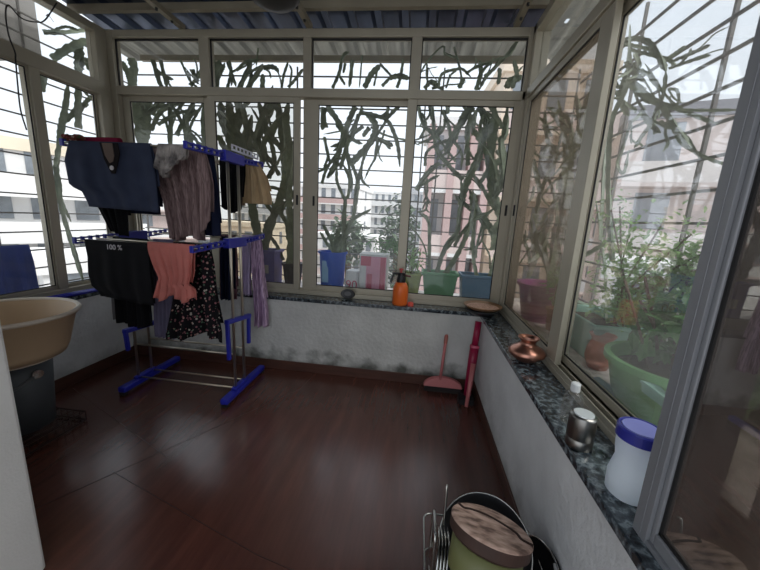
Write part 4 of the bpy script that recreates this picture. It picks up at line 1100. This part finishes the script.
tag(drape('folded_cloth', C_MAROON, 1.80, rz(0, 1.80)+.022, -1.975, -1.72, .07, .06, .003, 3, 8, thick=.02), 'maroon cloth folded flat on the upper rod behind the navy top', 'cloth', WG)
tag(drape('handkerchief', cloth('white_cotton', lin(206, 206, 208)), 1.80, rz(0, 1.80)+.006, -1.69, -1.60, .06, .05, .003, 3, 9), 'small white handkerchief right of the maroon cloth', 'handkerchief', WG)
tag(drape('trousers', C_MAUVE, 1.88, rz(0, 1.88), lerp_pts([(0, -1.60), (.15, -1.57), (.3, -1.52), (.5, -1.49)]), lerp_pts([(0, -1.265), (.2, -1.235), (.45, -1.245)]), .515, .35, .017, 6, 12, hem=lambda s: -.14*max(0, (s-.78)/.22)+.02*sin(s*9)), 'mauve-brown crinkled trousers hanging from the upper tier beside the near posts', 'trousers', WG)
tag(drape('trousers', C_DKNAVY, 1.96, rz(0, 1.96), -1.40, lerp_pts([(0, -1.265), (.5, -1.235)]), .50, .42, .012, 3, 14), 'dark navy trousers hanging just left of the two steel posts', 'trousers', WG)
tag(drape('shirt', C_DKNAVY, 1.962, rz(0, 1.96), -1.86, -1.64, .39, .34, .012, 4, 15), 'dark navy shirt behind the navy top, its hem showing below it', 'shirt', WG)
tag(drape('leggings', C_BLACK, 1.882, rz(0, 1.88), lerp_pts([(0, -2.00), (.35, -1.98), (.50, -1.90)]), lerp_pts([(0, -1.78), (.5, -1.80)]), .50, .40, .01, 3, 16, hem=lambda s: .03*s), 'black leggings dangling below the left half of the navy top', 'leggings', WG)
tag(drape('vest', C_BLACK, 2.34, rz(0, 2.34), lerp_pts([(0, -1.46), (.3, -1.44)]), lerp_pts([(0, -1.27), (.1, -1.275), (.3, -1.30)]), .33, .25, .012, 3, 17, hem=lambda s: .04*sin(s*3.1)), 'black vest hanging behind the steel posts on the upper tier', 'vest', WG)
t = thing('shorts', 'tan and brown shorts at the rear of the upper tier, nearest the glass', 'shorts', (-1.36, 2.50, rz(0, 2.50)), WG)
drape('front_leg', C_BROWN, 2.50, rz(0, 2.50), -1.49, lerp_pts([(0, -1.35), (.25, -1.365)]), .32, .20, .010, 3, 18, parent=t)
drape('rear_leg', C_TAN, 2.495, rz(0, 2.50), lerp_pts([(0, -1.345), (.25, -1.36)]), lerp_pts([(0, -1.245), (.1, -1.18), (.25, -1.13)]), .30, .20, .009, 3, 19, parent=t, label='paler tan leg')
# white clip strip lying along the right arm
P_CLIP = plastic('white_clip_plastic', lin(216, 216, 228))
t = thing('clip_hanger', 'white plastic clip strip with round holes lying on the right arm of the upper tier', 'clip hanger', (-1.25, 2.3, UZ+.045), WG)
bm = B(); box(bm, -1.256, -1.246, 2.14, 2.50, UZ+.045, UZ+.058)
for k in range(8): box(bm, -1.256, -1.246, 2.14+k*.0495, 2.155+k*.0495, UZ+.058, UZ+.078)
box(bm, -1.256, -1.246, 2.14, 2.50, UZ+.078, UZ+.086)
obj('strip', bm, P_CLIP, t, bevel=.003)
# middle tier
y = 1.75; z = rz(1, y)
t = thing('t_shirt', 'black tee with small white print at the left of the front middle rod', 't-shirt', (-1.78, y, z), WG)
drape('body', C_BLACK, y, z, lerp_pts([(0, -1.965), (.1, -1.955), (.2, -1.965), (.28, -1.95), (.31, -1.90)]), lerp_pts([(0, -1.55), (.33, -1.545)]), .335, .30, .004, 2, 22, parent=t, hem=lambda s: .03*s)
text_mesh('print', '100 %', .042, LABELM, t, (-1.765, y-.0165, z-.042))
tag(drape('sleeveless_top', C_SALMON, 1.748, rz(1, 1.75)+.012, lerp_pts([(0, -1.555), (.05, -1.55), (.20, -1.485), (.24, -1.50), (.33, -1.53)]), lerp_pts([(0, -1.268), (.15, -1.275), (.235, -1.30), (.25, -1.255), (.32, -1.25)]), .322, .22, .008, 6, 24, hem=lambda s: .02*sin(s*12)), 'salmon pink gathered top at the right of the front middle rod', 'top', WG)
tag(drape('dress', C_FLORAL, 1.88, rz(1, 1.88), lerp_pts([(0, -1.50), (.3, -1.50), (.6, -1.58)]), lerp_pts([(0, -1.262), (.3, -1.245), (.55, -1.20)]), .60, .50, .013, 4, 25, hem=lambda s: .03*sin(s*7)), 'long black floral dress hanging behind the salmon top', 'dress', WG)
tag(drape('leggings', C_GREYLIL, 1.96, rz(1, 1.96), lerp_pts([(0, -1.70), (.6, -1.73)]), lerp_pts([(0, -1.56), (.6, -1.58)]), .66, .5, .010, 4, 26), 'grey-lilac leggings hanging low between the black tee and floral dress', 'leggings', WG)
tag(drape('shorts', C_BLACK, 1.92, rz(1, 1.92), -1.95, lerp_pts([(0, -1.71), (.5, -1.70)]), .56, .42, .010, 3, 27, hem=lambda s: .03*sin(s*3.1)), 'black shorts hanging below the hem of the black tee', 'shorts', WG)
tag(drape('socks', C_GREY, 1.965, rz(1, 1.96), -2.03, lerp_pts([(0, -1.965), (.5, -1.98)]), .56, .5, .012, 2, 28, nx=14), 'grey socks hung at the left end of the middle tier', 'socks', WG)
tag(drape('shirt', C_DKNAVY, 2.342, rz(1, 2.34), -1.47, lerp_pts([(0, -1.375), (.4, -1.385)]), .48, .4, .012, 3, 29), 'dark navy shirt between the posts on the middle tier', 'shirt', WG)
tag(drape('sarong', ramp_mat('maroon_stripe', [(.45, lin(70, 24, 40)), (.55, lin(150, 110, 116))], 18, .9, stretch=(8, 8, .3)), 2.42, rz(1, 2.42), -1.53, lerp_pts([(0, -1.405), (.5, -1.40)]), .50, .4, .010, 4, 30), 'maroon striped sarong on the middle tier beside the lilac trousers', 'sarong', WG)
t = thing('trousers', 'lilac and purple striped satin trousers at the rear of the middle tier', 'trousers', (-1.32, 2.50, rz(1, 2.50)), WG)
drape('leg', C_LILAC, 2.49, rz(1, 2.50), lerp_pts([(0, -1.41), (.4, -1.41)]), lerp_pts([(0, -1.31), (.4, -1.32)]), .48, .3, .012, 3, 31, parent=t, nx=24, label='plain lilac leg')
drape('leg', C_PURPLE, 2.50, rz(1, 2.50), lerp_pts([(0, -1.325), (.5, -1.31)]), lerp_pts([(0, -1.24), (.3, -1.22), (.6, -1.185)]), .74, .5, .014, 3, 32, parent=t, nx=24, label='purple striped leg')
# cloth drying on the left grill
tag(drape('cloth', C_BLUE, GL+.02, 1.05, .0, .36, .34, .30, .010, 3, 40), 'royal blue cloth hung over a bar of the left grill', 'cloth')
o = [q for q in bpy.data.objects if q.name.startswith('cloth') and q.type == 'MESH'][-1]
o.rotation_euler.z = radians(90); o.location = (GL+.02, 1.99, 1.005); o.scale.x = 1


# ------------------------------------------------------------------ wash corner
P_BEIGE = mat('beige_tub_plastic', lin(206, 178, 144), .45, var=.06, scale=4); P_RIM = mat('pale_tub_rim', lin(228, 214, 196), .4, var=.04)
c = (-2.175, 1.45)
t = thing('bucket', 'dark grey bucket with a pale rim on a low wire rack, under the beige tub', 'bucket', (c[0], c[1], .075))
obj('body', lathe((c[0], c[1], 0), [(0, .076), (.135, .076), (.16, .485), (.152, .485), (.128, .09), (0, .09)], 40), mat('grey_bucket_plastic', lin(72, 76, 80), .5), t, smooth=True)
obj('rim', lathe((c[0], c[1], 0), [(.153, .48), (.192, .48), (.198, .507), (.153, .507), (.153, .48)], 40, cap=False), P_RIM, t, label='pale rim')
hp = [(c[0]+.175*cos(a), c[1]-.02+.19*sin(a)*.999, .42-.10*sin(-a)) for a in [radians(-q) for q in range(0, 181, 12)]]
hd = obj('handle', tube(B(), hp, .007, 8), mat('grey_handle', lin(88, 90, 92), .5), t, smooth=True)
bm = B(); lathe((c[0]+.172, c[1]-.02, .42), [(0, -.01), (.022, -.01), (.024, .012), (0, .014)], 14, axis=(1, -.3, 0), bm=bm); obj('hinge', bm, STEEL, t, label='shiny hinge clip')
t = thing('wash_tub', 'wide beige plastic tub sitting on the grey bucket', 'tub', (-2.165, 1.43, .508))
obj('body', lathe((-2.165, 1.43, -.053), [(0, .562), (.235, .562), (.252, .60), (.295, .775), (.308, .782), (.313, .80), (.300, .806), (.287, .79), (.242, .605), (.22, .585), (0, .58)], 56), P_BEIGE, t, smooth=True)
obj('rim', lathe((-2.165, 1.43, -.053), [(.296, .792), (.314, .790), (.320, .802), (.310, .813), (.296, .806), (.296, .792)], 56, cap=False), P_RIM, t, smooth=True, label='pale rolled rim')
t = thing('wire_rack', 'low dark wire rack on the floor under the grey bucket', 'wire rack', (c[0], c[1], 0))
WIREM = mat('dark_wire', lin(44, 34, 32), .45, .6)
bm = B()
for (a, b) in (((-2.33, 1.28), (-1.98, 1.28)), ((-1.98, 1.28), (-1.98, 1.63)), ((-1.98, 1.63), (-2.33, 1.63)), ((-2.33, 1.63), (-2.33, 1.28))):
    for z in (.012, .068): rod((a[0], a[1], z), (b[0], b[1], z), .005, 6, bm)
for k in range(9):
    q = -2.33+.35*k/8; r = 1.28+.35*k/8
    rod((q, 1.28, .068), (q, 1.63, .068), .0035, 6, bm)
    for y in (1.28, 1.63): rod((q, y, .0), (q, y, .068), .003, 6, bm)
    for x in (-2.33, -1.98): rod((x, r, .0), (x, r, .068), .003, 6, bm)
obj('wires', bm, WIREM, t)
for i, (x0, x1) in enumerate(((-2.535, -2.505), (-2.50, -2.47))):
    t = thing('cleaning_pole', ['bright blue pole lying on the left ledge against the window', 'pale blue tipped pole lying on the left ledge, nearer the room'][i], 'pole', (x0, 2.1, LZ), 'poles on the left ledge')
    obj('shaft', rod((x0-.02, 1.85, LZ+.0145), (x1+.0, 2.36, LZ+.0145), .013, 12), BLUE, t, smooth=True)
    obj('end_cap', rod((x1+.0, 2.36, LZ+.0145), (x1+.003, 2.42, LZ+.0145), .0142, 12), [P_WHITE, P_BLUE][i], t, smooth=True)

# ------------------------------------------------------------------ things on the ledges
ORANGE = mat('orange_plastic', lin(236, 112, 44), .35, var=.05); BLK = mat('black_plastic', lin(26, 26, 28), .4)
s = (-.112, 2.632)
t = thing('spray_bottle', 'orange pressure sprayer with a black pump head on the back ledge', 'sprayer', (s[0], s[1], LZ))
obj('tank', lathe((s[0], s[1], 0), [(0, LZ+.001), (.055, LZ+.001), (.062, LZ+.012), (.063, LZ+.12), (.060, LZ+.15), (.045, LZ+.182), (.030, LZ+.195), (0, LZ+.196)], 36), ORANGE, t, smooth=True)
obj('collar', lathe((s[0], s[1], 0), [(.036, LZ+.185), (.036, LZ+.21), (.03, LZ+.245), (.03, LZ+.262), (0, LZ+.264)], 24), BLK, t)
bm = B(); obox(bm, (s[0]+.02, s[1]-.005, LZ+.258), (s[0]-.07, s[1]-.02, LZ+.262), .02, .018); obox(bm, (s[0]-.062, s[1]-.02, LZ+.265), (s[0]-.082, s[1]-.025, LZ+.185), .018, .016, (1, 0, 0))
obj('trigger', bm, BLK, t, bevel=.003)
obj('nozzle', rod((s[0]+.02, s[1]-.005, LZ+.25), (s[0]+.075, s[1]-.02, LZ+.243), .007, 10), mat('brown_nozzle', lin(110, 60, 50), .4), t)
obj('plunger', lathe((s[0]-.005, s[1], 0), [(.008, LZ+.262), (.008, LZ+.285), (.018, LZ+.29), (.018, LZ+.30), (0, LZ+.304)], 16), mat('red_knob', lin(200, 84, 84), .4), t)
t = thing('bottle_cap', 'small red plastic cap lying against the orange sprayer', 'cap', (-.022, 2.628, LZ))
obj('cap', lathe((-.022, 2.628, LZ), [(0, .001), (.026, .001), (.024, .02), (.016, .03), (0, .032)], 20, sx=1.), mat('coral_red_plastic', lin(214, 84, 70), .4), t)
t = thing('oval_lid', 'small black oval lid leaning on the bottom rail of the middle sash', 'lid', (-.56, 2.685, LZ))
obj('disc', lathe((-.56, 2.682, LZ+.043), [(0, 0), (.042, 0), (.05, .004), (.046, .01), (.03, .008), (0, .008)], 30, axis=(0, -1, .25), sx=1.25, sy=.8), BLK, t)
obj('boss', lathe((-.56, 2.674, LZ+.045), [(.025, 0), (.022, .003), (0, .003)], 24, axis=(0, -1, .25), sx=1.25, sy=.8), mat('grey_plastic', lin(96, 96, 98), .5), t)
# corner bowl and tray of grains
t = thing('bowl', 'dark shallow bowl on the ledge corner, under the plate of grain', 'bowl', (.535, 2.545, LZ))
obj('body', lathe((.535, 2.545, LZ), [(0, .001), (.08, .001), (.125, .034), (.13, .045), (.122, .044), (.08, .012), (0, .01)], 40), mat('dark_bowl', lin(52, 54, 58), .35, .5), t, smooth=True)
t = thing('plate', 'round brass-edged plate heaped with pale brown grain at the right corner of the ledge', 'plate', (.535, 2.545, LZ+.046))
obj('dish', lathe((.535, 2.545, LZ), [(0, .047), (.11, .047), (.14, .068), (.146, .074), (.14, .076), (.11, .055), (0, .053)], 48), mat('brassy_metal', lin(150, 112, 78), .4, .6), t, smooth=True)
g = obj('grain', lathe((.535, 2.545, LZ), [(.128, .058), (.12, .062), (.08, .065), (0, .066)], 40), ramp_mat('grain', [(.3, lin(150, 110, 92)), (.6, lin(222, 184, 162))], 120, .8, bump=.9), t, smooth=True); g['kind'] = 'stuff'
COPPER = mat('aged_copper', lin(186, 134, 116), .3, .95, .2, 7)
t = thing('lota', 'round-bellied copper water pot with a flared neck on the right ledge', 'pot', (.605, 1.69, LZ))
obj('body', lathe((.605, 1.69, LZ), [(0, .001), (.038, .001), (.055, .012), (.088, .040), (.092, .052), (.08, .070), (.048, .088), (.036, .098), (.036, .108), (.046, .122), (.050, .128), (.045, .128), (.031, .108), (.031, .098), (.06, .075), (0, .03)], 44), COPPER, t, smooth=True)
obj('rim', lathe((.605, 1.69, LZ), [(.045, .124), (.052, .126), (.052, .131), (.045, .131), (.045, .124)], 40, cap=False), COPPER, t, smooth=True)
FLASK = mat('dull_steel', lin(140, 138, 134), .3, 1., .1)
t = thing('steel_bottle', 'short brushed steel flask with a pale lid on the right ledge', 'flask', (.568, 1.02, LZ))
obj('body', lathe((.568, 1.02, LZ), [(0, .001), (.038, .001), (.04, .004), (.04, .03), (.0385, .032), (.0385, .036), (.04, .038), (.039, .105), (.036, .112), (0, .113)], 36), FLASK, t, smooth=True)
obj('lid', lathe((.568, 1.02, LZ), [(.030, .113), (.029, .117), (0, .118)], 30), mat('pale_lid', lin(214, 218, 218), .3, .4), t)
t = thing('water_bottle', 'small clear bottle with a white cap standing behind the steel flask', 'bottle', (.600, 1.16, LZ))
obj('body', lathe((.600, 1.16, LZ), [(0, .001), (.032, .001), (.034, .01), (.034, .085), (.028, .11), (.014, .125), (0, .126)], 28), glass('clear_bottle', (.85, .86, .86, 1), .15, lin(190, 186, 180), .05), t, smooth=True)
obj('cap', lathe((.600, 1.16, LZ), [(.014, .118), (.016, .12), (.016, .148), (.012, .152), (0, .152)], 20), P_WHITE, t)
P_MILK = mat('translucent_white_plastic', lin(240, 246, 252), .35, var=.03, trans=.6)
t = thing('jar', 'translucent white plastic jar with a dark blue lid beside the grey post', 'jar', (.607, .832, LZ))
obj('body', lathe((.607, .832, LZ), [(0, .001), (.042, .001), (.050, .008), (.052, .055), (.045, .09), (.042, .105), (.046, .13), (.049, .165), (.049, .175), (0, .177)], 40), P_MILK, t, smooth=True)
obj('lid', lathe((.607, .832, LZ), [(.052, .168), (.052, .195), (.049, .199), (.0455, .199), (.044, .196), (0, .196)], 40), mat('dark_blue_lid', lin(44, 48, 138), .35), t)
obj('lid_top', lathe((.607, .832, LZ), [(.042, .1965), (.041, .199), (.015, .1995), (0, .1995)], 36), mat('lavender_lid_top', lin(128, 132, 200), .3), t, label='paler lavender top of the lid')

# ------------------------------------------------------------------ brushes in the corner
P_PINKB = mat('dusty_pink_plastic', lin(196, 116, 116), .5); P_MAG = mat('magenta_plastic', lin(150, 18, 62), .4)
t = thing('floor_brush', 'dusty pink long-handled floor brush with a half-moon head leaning on the back wall', 'brush', (.285, 2.5, 0))
bm = B(); N_ = 20
ol = [(.285+.155*cos(pi*k/N_), .045+.075*sin(pi*k/N_)) for k in range(N_+1)]
a = [bm.verts.new((x, 2.468-(zz-.045)*-.25, zz)) for x, zz in ol]; b = [bm.verts.new((x, 2.512-(zz-.045)*-.25, zz)) for x, zz in ol]
bm.faces.new(a); bm.faces.new(b[::-1])
for k in range(len(a)): bm.faces.new((a[k], a[(k+1) % len(a)], b[(k+1) % len(a)], b[k]))
obj('head', bm, P_PINKB, t, bevel=.006)
br = obj('bristles', bx(.140, .430, 2.472, 2.508, .001, .046), mat('dark_bristle', lin(40, 34, 34), .9, bump=.8, bscale=90), t); br['kind'] = 'stuff'
obj('handle', tube(B(), [(.262, 2.492, .10), (.27, 2.515, .25), (.283, 2.556, .44)], .012, 12), P_PINKB, t, smooth=True)
obj('grip', lathe((.283, 2.556, .44), [(.014, -.05), (.0155, .01), (.010, .022), (0, .024)], 14, axis=(.013, .041, .19)), mat('salmon_grip', lin(176, 104, 92), .5), t)
t = thing('mop', 'magenta mop handle in two widths leaning into the right corner', 'mop', (.47, 2.40, 0))
obj('lower_tube', tube(B(), [(.468, 2.40, .03), (.489, 2.455, .30), (.497, 2.478, .42)], .034, 16, radii=[.028, .034, .034]), P_MAG, t, smooth=True)
obj('upper_tube', tube(B(), [(.497, 2.478, .42), (.513, 2.522, .605)], .025, 16), P_MAG, t, smooth=True)
obj('joint_ring', tube(B(), [(.496, 2.475, .405), (.4975, 2.479, .425)], .0365, 16), mat('pink_ring', lin(206, 90, 116), .4), t)
obj('head', rounded_box((.455, 2.375), .055, .05, .001, .045, .02, 1.1), mat('black_mop_head', lin(30, 28, 30), .9, bump=.6), t)
t = thing('dustpan_stick', 'thin dusty pink stick standing in front of the magenta mop', 'stick', (.44, 2.30, 0))
obj('stick', tube(B(), [(.452, 2.30, .001), (.490, 2.415, .30)], .013, 12, radii=[.014, .019]), P_PINKB, t, smooth=True)

# ------------------------------------------------------------------ washing-up rack on the floor
t = thing('dish_rack', 'steel wire dish rack with tall looped ends on the floor by the right wall', 'dish rack', (.32, .93, 0))
bm = B()
def loop(bm, pts, r): tube(bm, pts, r, 8, closed=True)
for z, g in ((.012, 0), (.17, .012)):
    P = []
    for sx, sy, a0 in ((1,1,0),(-1,1,90),(-1,-1,180),(1,-1,270)):
        for k in range(5):
            a = radians(a0+22.5*k); P.append((.315+sx*(.165+g)+.03*cos(a), .93+sy*(.19+g)+.03*sin(a), z))
    loop(bm, P, .004)
obj('rim', bm, STEEL, t, smooth=True)
for k in range(11):
    x = .15+.33*k/10
    obj('wire', tube(B(), [(x, .715, .17), (x, .735, .014), (x, 1.125, .014), (x, 1.145, .17)], .0026, 6), STEEL, t)
for i, (y0, y1) in enumerate(((.98, 1.10),)):
    P = []
    for sy, sz, a0 in ((1,1,0),(-1,1,90),(-1,-1,180),(1,-1,270)):
        for k in range(5):
            a = radians(a0+22.5*k); P.append((.140, (y0+y1)/2+sy*((y1-y0)/2-.02)+.02*cos(a), .15+sz*.09+.02*sin(a)))
    bm = B(); loop(bm, P, .006); obj('loop', bm, STEEL, t, smooth=True)
obj('hook_rod', tube(B(), spline([(.176, 1.05, .17), (.176, 1.06, .28), (.176, 1.075, .365), (.176, 1.083, .382), (.178, 1.092, .375)], 4), .0048, 8), STEEL, t, smooth=True)
# stacked steel plates on edge at the left of the rack
for i in range(4):
    x = .150+.011*i
    tag(obj('steel_plate', lathe((x, 1.0, .132), [(0, .0), (.095, .0), (.11, .010), (.114, .010), (.097, -.003), (0, -.003)], 40, axis=(-1, .05, .12)), STEEL, base=(x, 1.0, .022), smooth=True),
        'steel plate standing on edge at the left of the dish rack, %s of the four' % ['outermost', 'second', 'third', 'innermost'][i], 'plate', 'steel plates in the dish rack')
DARKPAN = mat('dark_steel_inside', lin(70, 70, 74), .3, .9)
def pan(name, label, c, n, r, depth, m, base):
    o = thing(name, label, 'pan', base)
    obj('body', lathe(c, [(0, -depth), (r*.6, -depth*.95), (r*.88, -depth*.55), (r*.985, 0), (r*.965, 0), (r*.86, -depth*.5), (r*.58, -depth*.88), (0, -depth*.93)], 56, axis=n), m, o, smooth=True)
    nn = Vector(n).normalized(); u, v = frame_of(nn)
    loop_ = [Vector(c)+u*cos(2*pi*k/64)*r*.985+v*sin(2*pi*k/64)*r*.985 for k in range(64)]
    obj('rim', tube(B(), loop_, .0028, 6, closed=True), STEEL, o, smooth=True, label='bright rolled rim')
    return o
pan('thali', 'large steel plate leaning back behind the round wooden board', (.316, 1.007, .232), (-.17, -.631, .757), .16, .03, DARKPAN, (.316, 1.0, .12))
pan('kadai', 'dark pan on edge against the right wall with a bright rim', (.484, .965, .165), (-.926, -.207, .316), .125, .05, mat('black_pan', lin(34, 34, 36), .35, .7), (.49, .98, .02))
n = Vector((.173, .349, .921)); cb = Vector((.296, .904, .421))
OLIVE = mat('olive_enamel', lin(112, 114, 72), .45, var=.1)
t = thing('cooking_pot', 'olive green pot standing in the dish rack, under the wooden board', 'pot', (.27, .80, .03))
base = cb-n*.048
obj('body', lathe(base, [(0, -.115), (.085, -.115), (.104, -.095), (.108, -.002), (.102, -.002), (.09, -.09), (0, -.10)], 44, axis=n), OLIVE, t, smooth=True)
obj('stand', lathe(base, [(0, -.33), (.07, -.33), (.085, -.30), (.09, -.117), (0, -.117)], 36, axis=n), mat('stand_black', lin(30, 29, 30), .5, .3), t, label='black lower part')  # separate black piece below the olive body
WOOD = ramp_mat('worn_pale_wood', [(.38, lin(112, 88, 78)), (.5, lin(176, 146, 130)), (.64, lin(206, 176, 160))], 9, .75, stretch=(2, 4, 2), bump=.3)
WOODS = mat('dark_wood_edge', lin(64, 44, 36), .7, var=.25, scale=12)
t = thing('rolling_board', 'round worn wooden rolling board with a cracked top, tilted on the olive pot', 'board', tuple(cb-n*.047))
obj('edge', lathe(cb, [(0, -.046), (.112, -.046), (.122, -.036), (.124, -.004), (0, -.004)], 56, axis=n), WOODS, t, smooth=False)
obj('top', lathe(cb, [(.124, -.005), (.124, -.001), (.118, .003), (0, .004)], 56, axis=n), WOOD, t)
u, v = frame_of(n)
ex = (Vector((1, 0, 0))-n*n.x).normalized(); ey = n.cross(ex)
bm = B()
cr = [cb+n*.0045+ex*a+ey*b for a, b in ((-.095, .078), (-.078, .052), (-.05, .058), (.0, .052), (.045, .025), (.075, -.005), (.083, -.035), (.112, -.048))]
P = spline(cr, 5); tube(bm, P, .0032, 6, section=(1.6, .5, 1.6, .5))
obj('crack', bm, mat('crack_dark', lin(50, 32, 26), .9), t)
# ------------------------------------------------------------------ dark thing hung under the roof
t = thing('ceiling_lamp', 'dark round lamp shade hung from the roof near the middle of the back window', 'lamp', (-.92, 2.05, 2.50))
obj('shade', lathe((-.92, 2.05, 2.505), [(0, .0), (.06, .002), (.12, .018), (.15, .05), (.14, .055), (.05, .05), (0, .05)], 36), mat('dark_lamp_shade', lin(48, 46, 46), .5, .3), t, smooth=True)
obj('stem', rod((-.92, 2.05, 2.55), (-.92, 2.05, 2.80), .01, 10), GASKET, t)
# ------------------------------------------------------------------ daylight
w = bpy.data.worlds.new('sky'); scene.world = w; w.use_nodes = True
N = w.node_tree.nodes; L = w.node_tree.links; bg = N['Background']
tc = N.new('ShaderNodeTexCoord'); sp = N.new('ShaderNodeSeparateXYZ'); L.new(tc.outputs['Generated'], sp.inputs[0])
r = N.new('ShaderNodeValToRGB'); e = r.color_ramp.elements
e[0].position = 0.0; e[0].color = (.86, .90, .96, 1); e[1].position = .55; e[1].color = (.82, .90, 1.0, 1)
L.new(sp.outputs['Z'], r.inputs[0]); L.new(r.outputs[0], bg.inputs[0])
bg.inputs['Strength'].default_value = 1.0
sun = bpy.data.lights.new('sun', 'SUN'); sun.energy = 2.2; sun.angle = radians(35); sun.color = (1, .97, .92)
so = bpy.data.objects.new('sun', sun); COL.objects.link(so); so.rotation_euler = Vector((-.62, .28, -.9)).to_track_quat('-Z', 'Y').to_euler()

# ------------------------------------------------------------------ camera (13 mm class phone lens, slight roll)
cam = bpy.data.cameras.new('camera'); co = bpy.data.objects.new('camera', cam); COL.objects.link(co)
Rr = Matrix(((0.9915484844224748, 0.11791145559166898, 0.05411554009475792), (0.07621364986907114, -0.19183410910707077, -0.97846367033055), (-0.10499086918931622, 0.9743185122039663, -0.19919928253766767)))
right, down, fwd = Rr[0], Rr[1], Rr[2]
M = Matrix((( right[0], -down[0], -fwd[0], 0), (right[1], -down[1], -fwd[1], 0), (right[2], -down[2], -fwd[2], 1.35), (0, 0, 0, 1)))
co.matrix_world = M
cam.sensor_fit = 'HORIZONTAL'; cam.sensor_width = 36; cam.lens = 36*328.356/760
cam.clip_start = .02; cam.clip_end = 500
scene.camera = co
vs = scene.view_settings
vs.view_transform = 'Standard'; vs.look = 'None'; vs.gamma = 1; vs.use_curve_mapping = False; vs.exposure = .5
